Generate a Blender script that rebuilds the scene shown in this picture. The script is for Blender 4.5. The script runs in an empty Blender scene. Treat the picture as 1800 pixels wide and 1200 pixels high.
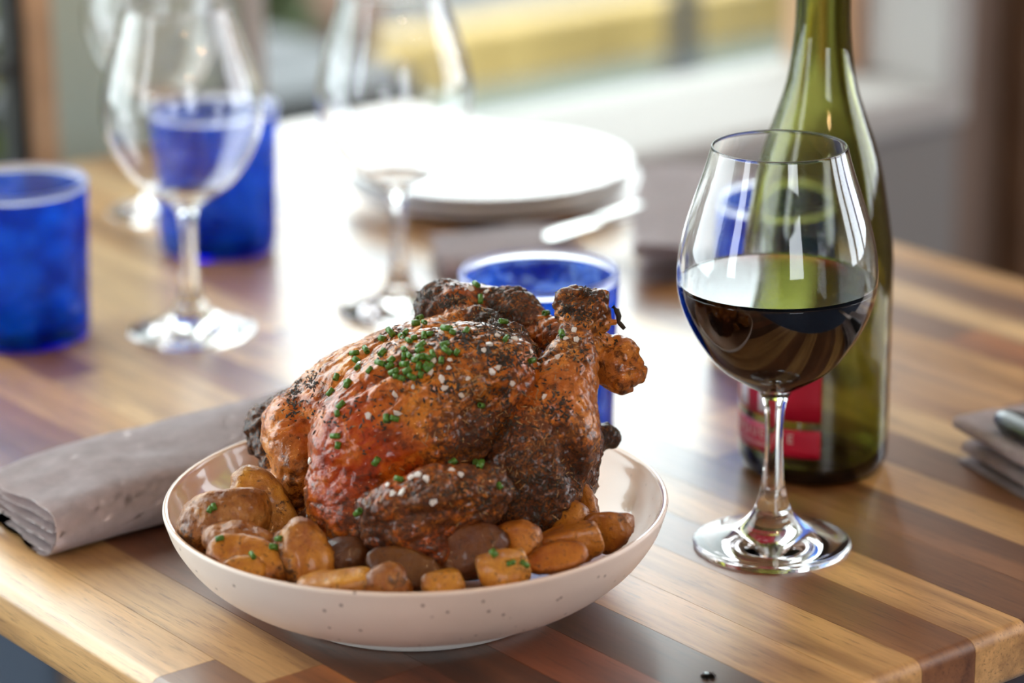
import bpy, bmesh, math, random
import numpy as np
from mathutils import Vector, Matrix
from mathutils.bvhtree import BVHTree

scene = bpy.context.scene
COL = scene.collection
random.seed(7)
RNG = np.random.default_rng(11)

# ------------------------------------------------------------------ camera
ZT = 0.75                       # table top
YAW = math.radians(-38.0)       # the table stands turned against the view
PITCH = math.radians(17.8)
CAM = Vector((-0.546, -0.755, ZT + 0.493))
cd = bpy.data.cameras.new('camera')
cam = bpy.data.objects.new('camera', cd)
COL.objects.link(cam)
cd.sensor_width = 36.0
cd.lens = 100.0
cd.clip_start = 0.05
cd.clip_end = 200
cam.matrix_world = (Matrix.Translation(CAM) @ Matrix.Rotation(YAW, 4, 'Z')
                    @ Matrix.Rotation(math.radians(90) - PITCH, 4, 'X')
                    @ Matrix.Rotation(math.radians(-0.6), 4, 'Z'))
cd.dof.use_dof = True
cd.dof.focus_distance = 1.235
cd.dof.aperture_fstop = 4.2
scene.camera = cam

# ------------------------------------------------------------------ light
scene.view_settings.view_transform = 'Standard'
scene.view_settings.look = 'None'
scene.view_settings.gamma = 1.0
scene.view_settings.use_curve_mapping = False
scene.view_settings.exposure = 0.04
scene.cycles.max_bounces = 14
scene.cycles.transmission_bounces = 14
scene.cycles.transparent_max_bounces = 12
scene.cycles.diffuse_bounces = 4
scene.cycles.glossy_bounces = 5
scene.cycles.volume_bounces = 0
scene.cycles.blur_glossy = 0.3
scene.cycles.sample_clamp_indirect = 6.0

world = bpy.data.worlds.new('overcast_sky')
scene.world = world
world.use_nodes = True
wn = world.node_tree.nodes
wl = world.node_tree.links
wn.clear()
w_out = wn.new('ShaderNodeOutputWorld')
w_bg = wn.new('ShaderNodeBackground')
w_tc = wn.new('ShaderNodeTexCoord')
w_sep = wn.new('ShaderNodeSeparateXYZ')
w_ramp = wn.new('ShaderNodeValToRGB')
w_ramp.color_ramp.elements[0].position = 0.0
w_ramp.color_ramp.elements[0].color = (0.85, 0.92, 1.0, 1)
w_ramp.color_ramp.elements[1].position = 0.9
w_ramp.color_ramp.elements[1].color = (0.95, 0.98, 1.0, 1)
w_bg.inputs['Strength'].default_value = 6.4
wl.new(w_tc.outputs['Generated'], w_sep.inputs[0])
wl.new(w_sep.outputs['Z'], w_ramp.inputs['Fac'])
wl.new(w_ramp.outputs['Color'], w_bg.inputs['Color'])
wl.new(w_bg.outputs[0], w_out.inputs[0])


# ------------------------------------------------------------------ helpers
Z_AX = Vector((0, 0, 1))
CQ = cam.matrix_world.to_3x3()
C_R, C_U, C_F = CQ @ Vector((1, 0, 0)), CQ @ Vector((0, 1, 0)), CQ @ Vector((0, 0, -1))
FPX = 5000.0
RY = Matrix.Rotation(YAW, 3, 'Z')


def sight(px, py):
    return C_F + C_R * ((px - 900) / FPX) - C_U * ((py - 600) / FPX)


def at(px, py, z=ZT):
    """the world point at height z seen at this pixel of the photograph"""
    d = sight(px, py)
    return CAM + d * ((z - CAM.z) / d.z)


def deep(px, py, depth):
    """the world point at this pixel and this distance along the view axis"""
    return CAM + sight(px, py) * depth


def tag(o, label=None, cat=None, group=None, kind=None):
    if label: o['label'] = label
    if cat: o['category'] = cat
    if group: o['group'] = group
    if kind: o['kind'] = kind
    return o


def empty(name, loc, rz=0.0):
    o = bpy.data.objects.new(name, None)
    o.empty_display_size = 0.05
    o.location = loc
    o.rotation_euler = (0, 0, rz)
    COL.objects.link(o)
    return o


def link_mesh(name, me, mat=None, parent=None, loc=(0, 0, 0), rz=0.0, smooth=True):
    o = bpy.data.objects.new(name, me)
    COL.objects.link(o)
    if mat is not None and len(me.materials) == 0:
        me.materials.append(mat)
    o.location = loc
    o.rotation_euler = (0, 0, rz)
    if parent is not None:
        o.parent = parent
    if smooth and len(me.polygons):
        me.polygons.foreach_set('use_smooth', [True] * len(me.polygons))
    me.update()
    return o


def mesh_of(bm, name='mesh'):
    me = bpy.data.meshes.new(name)
    bm.to_mesh(me)
    bm.free()
    return me


def lathe(profile, seg=96, closed=False):
    """profile: list of (r, z). Points with r == 0 become poles."""
    bm = bmesh.new()
    rings = []
    for r, z in profile:
        if r < 1e-7:
            rings.append([bm.verts.new((0, 0, z))])
        else:
            rings.append([bm.verts.new((r * math.cos(2 * math.pi * k / seg), r * math.sin(2 * math.pi * k / seg), z)) for k in range(seg)])
    n = len(rings)
    for i in range(n if closed else n - 1):
        a, b = rings[i], rings[(i + 1) % n]
        for k in range(seg):
            k2 = (k + 1) % seg
            if len(a) == 1 and len(b) == 1:
                continue
            if len(a) == 1:
                bm.faces.new((a[0], b[k], b[k2]))
            elif len(b) == 1:
                bm.faces.new((a[k], b[0], a[k2]))
            else:
                bm.faces.new((a[k], b[k], b[k2], a[k2]))
    bmesh.ops.recalc_face_normals(bm, faces=bm.faces)
    return bm


def spline(pts, n=8):
    """Catmull-Rom through (r, z) points"""
    P = [Vector(p) for p in pts]
    out = []
    for i in range(len(P) - 1):
        p0, p1, p2, p3 = P[max(i - 1, 0)], P[i], P[i + 1], P[min(i + 2, len(P) - 1)]
        for k in range(n):
            t = k / n
            out.append(0.5 * ((2 * p1) + (p2 - p0) * t + (2 * p0 - 5 * p1 + 4 * p2 - p3) * t * t + (3 * p1 - p0 - 3 * p2 + p3) * t ** 3))
    out.append(P[-1])
    return [(max(p[0], 0.0), p[1]) for p in out]


def inset(prof, th):
    """offset an (r, z) profile inwards (towards the axis side)"""
    out = []
    for i, (r, z) in enumerate(prof):
        a = Vector(prof[max(i - 1, 0)])
        b = Vector(prof[min(i + 1, len(prof) - 1)])
        d = b - a
        if d.length < 1e-9:
            d = Vector((0, 1))
        d.normalize()
        out.append((r - d[1] * th, z + d[0] * th))
    return out


def box_bm(x0, x1, y0, y1, z0, z1, bevel=0.0, seg=2, bm=None):
    own = bm is None
    if own:
        bm = bmesh.new()
    r = bmesh.ops.create_cube(bm, size=1.0)
    for v in r['verts']:
        v.co = Vector(((x0 + x1) / 2 + v.co.x * (x1 - x0), (y0 + y1) / 2 + v.co.y * (y1 - y0), (z0 + z1) / 2 + v.co.z * (z1 - z0)))
    if bevel > 0:
        es = list({e for v in r['verts'] for e in v.link_edges})
        bmesh.ops.bevel(bm, geom=es, offset=bevel, segments=seg, profile=0.5, affect='EDGES')
    return bm


def box(name, x0, x1, y0, y1, z0, z1, mat, parent=None, bevel=0.0, seg=2):
    return link_mesh(name, mesh_of(box_bm(x0, x1, y0, y1, z0, z1, bevel, seg), name), mat, parent, smooth=False)


# ------------------------------------------------------------------ materials
def new_mat(name):
    m = bpy.data.materials.new(name)
    m.use_nodes = True
    nt = m.node_tree
    return m, nt, nt.nodes['Principled BSDF']


def setp(p, **kw):
    names = {'color': 'Base Color', 'rough': 'Roughness', 'metal': 'Metallic', 'ior': 'IOR', 'trans': 'Transmission Weight',
             'coat': 'Coat Weight', 'coat_rough': 'Coat Roughness', 'sss': 'Subsurface Weight', 'spec': 'Specular IOR Level',
             'emit': 'Emission Color', 'emit_s': 'Emission Strength', 'sheen': 'Sheen Weight'}
    for k, v in kw.items():
        if k in ('color', 'emit'):
            v = (*v, 1.0)
        p.inputs[names[k]].default_value = v


def noise(nt, scale, detail=4, rough=0.55, coord='Object', stretch=None, dist=0.0):
    tc = nt.nodes.new('ShaderNodeTexCoord')
    mp = nt.nodes.new('ShaderNodeMapping')
    if stretch:
        mp.inputs['Scale'].default_value = stretch
    n = nt.nodes.new('ShaderNodeTexNoise')
    n.inputs['Scale'].default_value = scale
    n.inputs['Detail'].default_value = detail
    n.inputs['Roughness'].default_value = rough
    n.inputs['Distortion'].default_value = dist
    nt.links.new(tc.outputs[coord], mp.inputs['Vector'])
    nt.links.new(mp.outputs[0], n.inputs['Vector'])
    return n


def ramp(nt, src, stops):
    r = nt.nodes.new('ShaderNodeValToRGB')
    cr = r.color_ramp
    while len(cr.elements) < len(stops):
        cr.elements.new(0.5)
    for e, (p, c) in zip(cr.elements, stops):
        e.position = p
        e.color = (*c, 1) if not isinstance(c, (int, float)) else (c, c, c, 1)
    nt.links.new(src, r.inputs['Fac'])
    return r.outputs['Color']


def mixc(nt, fac, a, b, mode='MIX'):
    m = nt.nodes.new('ShaderNodeMix')
    m.data_type = 'RGBA'
    m.blend_type = mode
    for sock, v in ((m.inputs[0], fac), (m.inputs[6], a), (m.inputs[7], b)):
        if isinstance(v, (int, float)):
            sock.default_value = v
        elif isinstance(v, tuple):
            sock.default_value = (*v, 1)
        else:
            nt.links.new(v, sock)
    return m.outputs[2]


def bump(nt, p, height, strength=0.3, dist=0.001, prev=None):
    b = nt.nodes.new('ShaderNodeBump')
    b.inputs['Strength'].default_value = strength
    b.inputs['Distance'].default_value = dist
    nt.links.new(height, b.inputs['Height'])
    if prev is not None:
        nt.links.new(prev, b.inputs['Normal'])
    nt.links.new(b.outputs[0], p.inputs['Normal'])
    return b.outputs[0]


def plain(name, color, rough=0.5, var=0.06, scale=30.0, **kw):
    m, nt, p = new_mat(name)
    setp(p, rough=rough, **kw)
    n = noise(nt, scale)
    a = tuple(max(0, c * (1 - var)) for c in color)
    b = tuple(min(1, c * (1 + var)) for c in color)
    nt.links.new(ramp(nt, n.outputs['Fac'], [(0.3, a), (0.7, b)]), p.inputs['Base Color'])
    return m


def glass_mat(name, color=(1, 1, 1), ior=1.5, rough=0.0):
    m, nt, p = new_mat(name)
    setp(p, color=color, rough=rough, ior=ior, trans=1.0)
    return m


def absorb(m, color, density):
    nt = m.node_tree
    v = nt.nodes.new('ShaderNodeVolumeAbsorption')
    v.inputs['Color'].default_value = (*color, 1)
    v.inputs['Density'].default_value = density
    nt.links.new(v.outputs[0], nt.nodes['Material Output'].inputs['Volume'])
    return m


def pane_mat():
    """a thin window pane: clear, with the reflection of plain glass"""
    m = bpy.data.materials.new('window_glass')
    m.use_nodes = True
    nt = m.node_tree
    nt.nodes.clear()
    out = nt.nodes.new('ShaderNodeOutputMaterial')
    mx = nt.nodes.new('ShaderNodeMixShader')
    lw = nt.nodes.new('ShaderNodeLayerWeight')
    lw.inputs['Blend'].default_value = 0.5
    pw_ = nt.nodes.new('ShaderNodeMath'); pw_.operation = 'POWER'; pw_.inputs[1].default_value = 5.0
    nt.links.new(lw.outputs['Facing'], pw_.inputs[0])
    fr = nt.nodes.new('ShaderNodeMath'); fr.operation = 'MULTIPLY_ADD'; fr.inputs[1].default_value = 0.95; fr.inputs[2].default_value = 0.04
    nt.links.new(pw_.outputs[0], fr.inputs[0])
    tr = nt.nodes.new('ShaderNodeBsdfTransparent')
    tr.inputs['Color'].default_value = (0.95, 0.98, 0.96, 1)
    gl = nt.nodes.new('ShaderNodeBsdfGlossy')
    gl.inputs['Roughness'].default_value = 0.0
    nt.links.new(fr.outputs[0], mx.inputs[0])
    nt.links.new(tr.outputs[0], mx.inputs[1])
    nt.links.new(gl.outputs[0], mx.inputs[2])
    nt.links.new(mx.outputs[0], out.inputs[0])
    return m


def wood_mat():
    m, nt, p = new_mat('acacia_wood')
    oi = nt.nodes.new('ShaderNodeObjectInfo')
    tc = nt.nodes.new('ShaderNodeTexCoord')
    off = nt.nodes.new('ShaderNodeVectorMath'); off.operation = 'ADD'
    mul = nt.nodes.new('ShaderNodeVectorMath'); mul.operation = 'SCALE'
    cmb = nt.nodes.new('ShaderNodeCombineXYZ')
    for k in range(3):
        nt.links.new(oi.outputs['Random'], cmb.inputs[k])
    nt.links.new(cmb.outputs[0], mul.inputs[0]); mul.inputs['Scale'].default_value = 37.0
    nt.links.new(tc.outputs['Object'], off.inputs[0]); nt.links.new(mul.outputs[0], off.inputs[1])

    def nz(scale, stretch, detail=5, dist=0.0, rough=0.6):
        mp = nt.nodes.new('ShaderNodeMapping'); mp.inputs['Scale'].default_value = stretch
        n = nt.nodes.new('ShaderNodeTexNoise')
        n.inputs['Scale'].default_value = scale; n.inputs['Detail'].default_value = detail
        n.inputs['Distortion'].default_value = dist; n.inputs['Roughness'].default_value = rough
        nt.links.new(off.outputs[0], mp.inputs['Vector']); nt.links.new(mp.outputs[0], n.inputs['Vector'])
        return n.outputs['Fac']
    broad = nz(38, (1, 0.10, 1), 3, 0.6)
    grain = nz(260, (1, 0.05, 1), 4, 0.3, 0.7)
    pores = nz(620, (1, 0.06, 1), 3, 0.0, 0.75)
    base = oi.outputs['Color']
    dark = mixc(nt, 1.0, base, (0.52, 0.42, 0.36), 'MULTIPLY')
    lite = mixc(nt, 1.0, base, (1.25, 1.22, 1.15), 'MULTIPLY')
    c = mixc(nt, ramp(nt, broad, [(0.35, 0.0), (0.68, 1.0)]), lite, dark)
    c = mixc(nt, ramp(nt, grain, [(0.45, 0.0), (0.75, 0.75)]), c, mixc(nt, 1.0, c, (0.62, 0.52, 0.45), 'MULTIPLY'))
    c = mixc(nt, ramp(nt, pores, [(0.55, 0.0), (0.70, 0.8)]), c, mixc(nt, 1.0, c, (0.38, 0.30, 0.26), 'MULTIPLY'))
    nt.links.new(c, p.inputs['Base Color'])
    setp(p, rough=0.40, spec=0.45, coat=0.85, coat_rough=0.30)
    bump(nt, p, grain, 0.10, 0.0006)
    return m


def cloth_mat(name, col, scale=1500):
    m, nt, p = new_mat(name)
    n = noise(nt, 120, 5)
    c = ramp(nt, n.outputs['Fac'], [(0.3, tuple(x * 0.86 for x in col)), (0.7, tuple(min(1, x * 1.08) for x in col))])
    nt.links.new(c, p.inputs['Base Color'])
    setp(p, rough=0.85, spec=0.2, sheen=0.25)
    w1 = noise(nt, scale, 1, 0.5, stretch=(1, 0.18, 1))
    w2 = noise(nt, scale, 1, 0.5, stretch=(0.18, 1, 1))
    add = nt.nodes.new('ShaderNodeMath'); add.operation = 'ADD'
    nt.links.new(w1.outputs['Fac'], add.inputs[0]); nt.links.new(w2.outputs['Fac'], add.inputs[1])
    bump(nt, p, add.outputs[0], 0.25, 0.0006)
    return m


def ceramic_mat(name, col, rough, coat=0.0, speck=0.9):
    m, nt, p = new_mat(name)
    n = noise(nt, 40, 4)
    c = ramp(nt, n.outputs['Fac'], [(0.3, tuple(x * 0.95 for x in col)), (0.7, col)])
    v = nt.nodes.new('ShaderNodeTexVoronoi'); v.inputs['Scale'].default_value = 170
    v.inputs['Randomness'].default_value = 1.0
    tc = nt.nodes.new('ShaderNodeTexCoord')
    nt.links.new(tc.outputs['Object'], v.inputs['Vector'])
    rar = ramp(nt, v.outputs['Color'], [(0.58, 0.0), (0.59, 1.0)])
    dot = ramp(nt, v.outputs['Distance'], [(0.09, 1.0), (0.17, 0.0)])
    mk = mixc(nt, 1.0, dot, rar, 'MULTIPLY')
    mk2 = mixc(nt, 1.0, mk, (speck, speck, speck), 'MULTIPLY')
    nt.links.new(mixc(nt, mk2, c, (0.20, 0.13, 0.10)), p.inputs['Base Color'])
    setp(p, rough=rough, coat=coat, coat_rough=0.05)
    return m


def chicken_mat():
    """roast skin: 'roast' carries browning of the bird itself (r char, g red glaze, b pale fat)"""
    m, nt, p = new_mat('roast_chicken_skin')
    at_ = nt.nodes.new('ShaderNodeVertexColor'); at_.layer_name = 'roast'
    sep = nt.nodes.new('ShaderNodeSeparateColor')
    nt.links.new(at_.outputs[0], sep.inputs[0])
    n1 = noise(nt, 85, 6, 0.66, dist=0.6)
    n2 = noise(nt, 260, 5, 0.65, dist=0.4)
    n3 = noise(nt, 900, 3, 0.6)
    gold = ramp(nt, n1.outputs['Fac'], [(0.30, (0.16, 0.032, 0.004)), (0.46, (0.50, 0.130, 0.006)), (0.60, (0.72, 0.26, 0.020)), (0.8, (0.26, 0.052, 0.006))])
    red = ramp(nt, n1.outputs['Fac'], [(0.33, (0.13, 0.005, 0.0005)), (0.50, (0.36, 0.020, 0.001)), (0.70, (0.58, 0.13, 0.005))])
    pale = ramp(nt, n1.outputs['Fac'], [(0.33, (0.58, 0.21, 0.04)), (0.7, (0.74, 0.36, 0.10))])
    brown = ramp(nt, n1.outputs['Fac'], [(0.35, (0.035, 0.010, 0.003)), (0.55, (0.085, 0.023, 0.006)), (0.72, (0.20, 0.055, 0.011))])
    c = mixc(nt, sep.outputs[1], gold, red)
    c = mixc(nt, sep.outputs[2], c, pale)
    # browned patches, thicker where the bird is charred
    add = nt.nodes.new('ShaderNodeMath'); add.operation = 'MULTIPLY_ADD'
    nt.links.new(sep.outputs[0], add.inputs[0]); add.inputs[1].default_value = 0.45
    nt.links.new(n2.outputs['Fac'], add.inputs[2])
    c = mixc(nt, ramp(nt, add.outputs[0], [(0.56, 0.0), (0.70, 0.85)]), c, brown)
    add2 = nt.nodes.new('ShaderNodeMath'); add2.operation = 'MULTIPLY_ADD'
    nt.links.new(sep.outputs[0], add2.inputs[0]); add2.inputs[1].default_value = 0.36
    nt.links.new(n3.outputs['Fac'], add2.inputs[2])
    c = mixc(nt, ramp(nt, add2.outputs[0], [(0.66, 0.0), (0.80, 0.92)]), c, (0.022, 0.013, 0.009))
    nt.links.new(c, p.inputs['Base Color'])
    gl = ramp(nt, sep.outputs[0], [(0.10, 0.24), (0.55, 0.58)])
    rv = ramp(nt, n2.outputs['Fac'], [(0.3, -0.0), (0.7, 0.18)])
    ad3 = nt.nodes.new('ShaderNodeMath'); ad3.operation = 'ADD'
    nt.links.new(gl, ad3.inputs[0]); nt.links.new(rv, ad3.inputs[1])
    nt.links.new(ad3.outputs[0], p.inputs['Roughness'])
    nt.links.new(ramp(nt, sep.outputs[0], [(0.10, 0.85), (0.7, 0.38)]), p.inputs['Coat Weight'])
    nt.links.new(ramp(nt, sep.outputs[0], [(0.10, 0.12), (0.6, 0.32)]), p.inputs['Specular IOR Level'])
    setp(p, coat_rough=0.07)
    b1 = bump(nt, p, n2.outputs['Fac'], 0.5, 0.0018)
    b2 = bump(nt, p, n3.outputs['Fac'], 0.5, 0.0008, b1)
    n4 = noise(nt, 420, 3, 0.6)
    bc = nt.nodes.new('ShaderNodeBump'); bc.inputs['Strength'].default_value = 0.35; bc.inputs['Distance'].default_value = 0.0009
    nt.links.new(n4.outputs['Fac'], bc.inputs['Height'])
    nt.links.new(bc.outputs[0], p.inputs['Coat Normal'])

    return m


def potato_mat():
    m, nt, p = new_mat('roast_potato')
    at_ = nt.nodes.new('ShaderNodeVertexColor'); at_.layer_name = 'roast'
    sep = nt.nodes.new('ShaderNodeSeparateColor')
    nt.links.new(at_.outputs[0], sep.inputs[0])
    oi = nt.nodes.new('ShaderNodeObjectInfo')
    n1 = noise(nt, 90, 5, 0.6)
    n2 = noise(nt, 420, 4, 0.65)
    skin = ramp(nt, n1.outputs['Fac'], [(0.30, (0.13, 0.032, 0.005)), (0.5, (0.33, 0.120, 0.017)), (0.72, (0.54, 0.28, 0.085))])
    flesh = ramp(nt, n1.outputs['Fac'], [(0.3, (0.30, 0.080, 0.007)), (0.6, (0.56, 0.245, 0.022)), (0.8, (0.28, 0.075, 0.008))])
    c = mixc(nt, sep.outputs[1], skin, flesh)
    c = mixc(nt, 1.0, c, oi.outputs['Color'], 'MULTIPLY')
    add = nt.nodes.new('ShaderNodeMath'); add.operation = 'MULTIPLY_ADD'
    nt.links.new(sep.outputs[0], add.inputs[0]); add.inputs[1].default_value = 0.5
    nt.links.new(n2.outputs['Fac'], add.inputs[2])
    c = mixc(nt, ramp(nt, add.outputs[0], [(0.60, 0.0), (0.74, 0.9)]), c, (0.045, 0.017, 0.008))
    nt.links.new(c, p.inputs['Base Color'])
    nt.links.new(ramp(nt, n2.outputs['Fac'], [(0.3, 0.28), (0.7, 0.55)]), p.inputs['Roughness'])
    setp(p, coat=0.35, coat_rough=0.16)
    bump(nt, p, n2.outputs['Fac'], 0.6, 0.0014)
    return m


def hammered_blue():
    """bubbly blue glass: clear in part, scattering a little light in the thickness of its wall"""
    m = glass_mat('blue_glass', (0.62, 0.80, 1.0), 1.5, 0.02)
    nt = m.node_tree
    p = nt.nodes['Principled BSDF']
    p.inputs['Specular Tint'].default_value = (0.30, 0.45, 1.0, 1)
    p.inputs['Specular IOR Level'].default_value = 0.4
    at_ = nt.nodes.new('ShaderNodeTexCoord')
    v = nt.nodes.new('ShaderNodeTexVoronoi'); v.inputs['Scale'].default_value = 130
    nt.links.new(at_.outputs['Object'], v.inputs['Vector'])
    n = noise(nt, 55, 3)
    mx = nt.nodes.new('ShaderNodeMath'); mx.operation = 'MULTIPLY'
    nt.links.new(v.outputs['Distance'], mx.inputs[0]); nt.links.new(n.outputs['Fac'], mx.inputs[1])
    bump(nt, p, mx.outputs[0], 0.5, 0.003)
    tl = nt.nodes.new('ShaderNodeBsdfTranslucent')
    df = nt.nodes.new('ShaderNodeBsdfDiffuse')
    blue = ramp(nt, n.outputs['Fac'], [(0.38, (0.0, 0.025, 0.45)), (0.62, (0.0, 0.24, 1.0))])
    nt.links.new(blue, tl.inputs['Color']); nt.links.new(blue, df.inputs['Color'])
    m1 = nt.nodes.new('ShaderNodeMixShader'); m1.inputs[0].default_value = 0.35
    nt.links.new(tl.outputs[0], m1.inputs[1]); nt.links.new(df.outputs[0], m1.inputs[2])
    m2 = nt.nodes.new('ShaderNodeMixShader'); m2.inputs[0].default_value = 0.40
    nt.links.new(p.outputs[0], m2.inputs[1]); nt.links.new(m1.outputs[0], m2.inputs[2])
    nt.links.new(m2.outputs[0], nt.nodes['Material Output'].inputs['Surface'])
    absorb(m, (0.004, 0.40, 0.985), 210)
    return m


M = {}
M['wood'] = wood_mat()
M['steel_dark'] = plain('dark_steel', (0.03, 0.03, 0.032), 0.45, metal=0.6)
M['steel'] = plain('polished_steel', (0.72, 0.72, 0.70), 0.22, 0.03, metal=1.0)
M['glass'] = glass_mat('clear_glass', (1, 1, 1), 1.5)
M['glass_lip'] = glass_mat('ground_glass_lip', (1, 1, 1), 1.5, 0.35)
M['wine'] = absorb(glass_mat('red_wine', (1, 1, 1), 1.34), (0.66, 0.0, 0.01), 400)
M['bottle'] = absorb(glass_mat('green_bottle_glass', (1, 1, 1), 1.5), (0.57, 0.585, 0.0015), 540)
M['blue'] = hammered_blue()
M['blue_rim'] = absorb(glass_mat('pale_blue_rim', (1, 1, 1), 1.45, 0.45), (0.70, 0.74, 0.98), 90)
M['bowl_out'] = ceramic_mat('speckled_stoneware', (0.88, 0.76, 0.675), 0.42, 0.1)
M['bowl_in'] = ceramic_mat('pink_glaze', (0.80, 0.53, 0.36), 0.22, 0.7, 0.3)
M['bowl_foot'] = ceramic_mat('bare_stoneware', (0.72, 0.70, 0.66), 0.75, 0.0, 0.5)
M['plate'] = ceramic_mat('white_porcelain', (0.86, 0.86, 0.85), 0.22, 0.5, 0.0)
M['napkin'] = cloth_mat('grey_linen', (0.60, 0.515, 0.525))
M['black_handle'] = plain('black_handle', (0.012, 0.013, 0.016), 0.32)
M['chicken'] = chicken_mat()
M['potato'] = potato_mat()
M['herb_dark'] = plain('charred_thyme', (0.030, 0.020, 0.012), 0.6, 0.4, 900)
M['herb_tan'] = plain('dried_thyme', (0.36, 0.20, 0.075), 0.6, 0.35, 900)
M['chive'] = plain('chive_green', (0.070, 0.185, 0.020), 0.32, 0.35, 500)
M['salt'] = plain('sea_salt', (0.86, 0.82, 0.78), 0.35, 0.05, 900, trans=0.25)
M['label'] = plain('label_pink', (0.43, 0.001, 0.026), 0.42, 0.05)
M['print'] = plain('label_print', (0.62, 0.47, 0.44), 0.5, 0.03)
M['print_grey'] = plain('label_pale_print', (0.62, 0.58, 0.62), 0.5, 0.03)
M['water'] = glass_mat('water', (1, 1, 1), 1.33)
M['pane'] = pane_mat()
M['white_frame'] = plain('white_painted_frame', (0.50, 0.487, 0.474), 0.9, 0.03, spec=0.1)
M['salmon_wood'] = plain('pale_pine_stop', (0.55, 0.33, 0.20), 0.5, 0.1)
M['brown_panel'] = plain('brown_wall_panel', (0.21, 0.150, 0.118), 0.8, 0.05, 5)
M['blue_grey_wall'] = plain('blue_grey_wainscot', (0.16, 0.215, 0.29), 0.8, 0.05, 5)
M['sage'] = plain('sage_green_plaster', (0.44, 0.545, 0.485), 0.8, 0.04, 4)
M['grey_wall'] = plain('grey_brown_plaster', (0.25, 0.237, 0.235), 0.85, 0.04, 5)
M['brown_wood'] = plain('brown_wood_trim', (0.52, 0.34, 0.20), 0.5, 0.2, 20)
M['dark_wood'] = plain('dark_walnut', (0.115, 0.056, 0.026), 0.5, 0.2, 12)
M['black_metal'] = plain('black_window_metal', (0.018, 0.018, 0.016), 0.5)
M['floor'] = plain('grey_blue_floor', (0.05, 0.078, 0.135), 0.6, 0.08, 6)
M['ceiling'] = plain('ceiling_paint', (0.34, 0.29, 0.24), 0.9, 0.02)
M['warm_wall'] = plain('warm_plaster', (0.42, 0.31, 0.23), 0.85, 0.04, 5)
M['dark_room_wall'] = plain('dark_brown_panelling', (0.085, 0.055, 0.036), 0.7, 0.1, 6)
M['pavement'] = plain('concrete_pavement', (0.080, 0.104, 0.094), 0.85, 0.1, 3)
M['asphalt'] = plain('asphalt', (0.055, 0.053, 0.052), 0.9, 0.15, 8)
M['yellow'] = plain('yellow_kerb_paint', (0.40, 0.275, 0.09), 0.7, 0.08, 6)
M['bench'] = plain('grey_bench', (0.028, 0.030, 0.036), 0.6)
M['terracotta'] = plain('terracotta', (0.12, 0.062, 0.04), 0.8)
M['leaf'] = plain('leaf', (0.035, 0.055, 0.012), 0.6, 0.4, 15)
M['leaf_bright'] = plain('bright_leaf', (0.20, 0.22, 0.05), 0.6, 0.4, 15)
M['bark'] = plain('bark', (0.05, 0.035, 0.022), 0.8)

# ------------------------------------------------------------------ room
WY = 1.085                      # inner face of the window wall
SILL = 0.64


def struct(name, bm, mat):
    o = link_mesh(name, mesh_of(bm, name), mat, smooth=False)
    o['kind'] = 'structure'
    return o


def boxes(lst, bevel=0.0):
    bm = bmesh.new()
    for b in lst:
        box_bm(*b, bevel, 2, bm)
    return bm


RX0, RX1, RY0 = -2.6, 2.7, -3.4
struct('floor', box_bm(RX0, RX1, RY0, WY + 0.2, -0.06, 0.0), M['floor'])
struct('ceiling', box_bm(RX0, RX1, RY0, WY + 0.2, 2.75, 2.82), M['ceiling'])
# the window wall: grey below the sill and to the right, sage between the two windows
struct('wall_far', boxes([
    (0.645, 1.44, WY, WY + 0.2, 0.0, SILL - 0.035),
    (0.645, 1.44, WY, WY + 0.2, 2.55, 2.75)]), M['grey_wall'])
struct('wall_far_pillar', boxes([(0.46, 0.63, WY, WY + 0.03, 0.0, 2.75), (RX0, 0.46, WY, WY + 0.2, 2.55, 2.75), (RX0, -1.6, WY, WY + 0.2, 0.5, 2.55)]), M['sage'])
struct('baseboard_far', boxes([(RX0, 0.46, WY, WY + 0.2, 0.0, 0.50)]), M['blue_grey_wall'])
struct('wall_right', boxes([(RX1, RX1 + 0.15, RY0, WY + 0.2, 0.0, 0.75), (RX1, RX1 + 0.15, RY0, WY + 0.2, 2.35, 2.75),
                            (RX1, RX1 + 0.15, RY0, -1.9, 0.75, 2.35), (RX1, RX1 + 0.15, -1.25, -1.12, 0.75, 2.35), (RX1, RX1 + 0.15, -0.45, -0.32, 0.75, 2.35), (RX1, RX1 + 0.15, 0.35, WY + 0.2, 0.75, 2.35)]), M['warm_wall'])
struct('wall_left', boxes([(RX0 - 0.15, RX0, RY0, WY + 0.2, 0.0, 0.75), (RX0 - 0.15, RX0, RY0, WY + 0.2, 2.35, 2.75),
                           (RX0 - 0.15, RX0, RY0, 0.25, 0.75, 2.35), (RX0 - 0.15, RX0, 0.8, WY + 0.2, 0.75, 2.35)]), M['warm_wall'])
struct('wall_near', boxes([(RX0, RX1, RY0 - 0.15, RY0, 0.0, 0.9), (RX0, RX1, RY0 - 0.15, RY0, 2.35, 2.75), (RX0, -1.75, RY0 - 0.15, RY0, 0.9, 2.35), (-0.55, RX1, RY0 - 0.15, RY0, 0.9, 2.35)]), M['dark_room_wall'])

struct('wall_far_right', boxes([(1.44, RX1, WY, WY + 0.2, 0.0, 2.75)]), M['brown_panel'])
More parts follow.
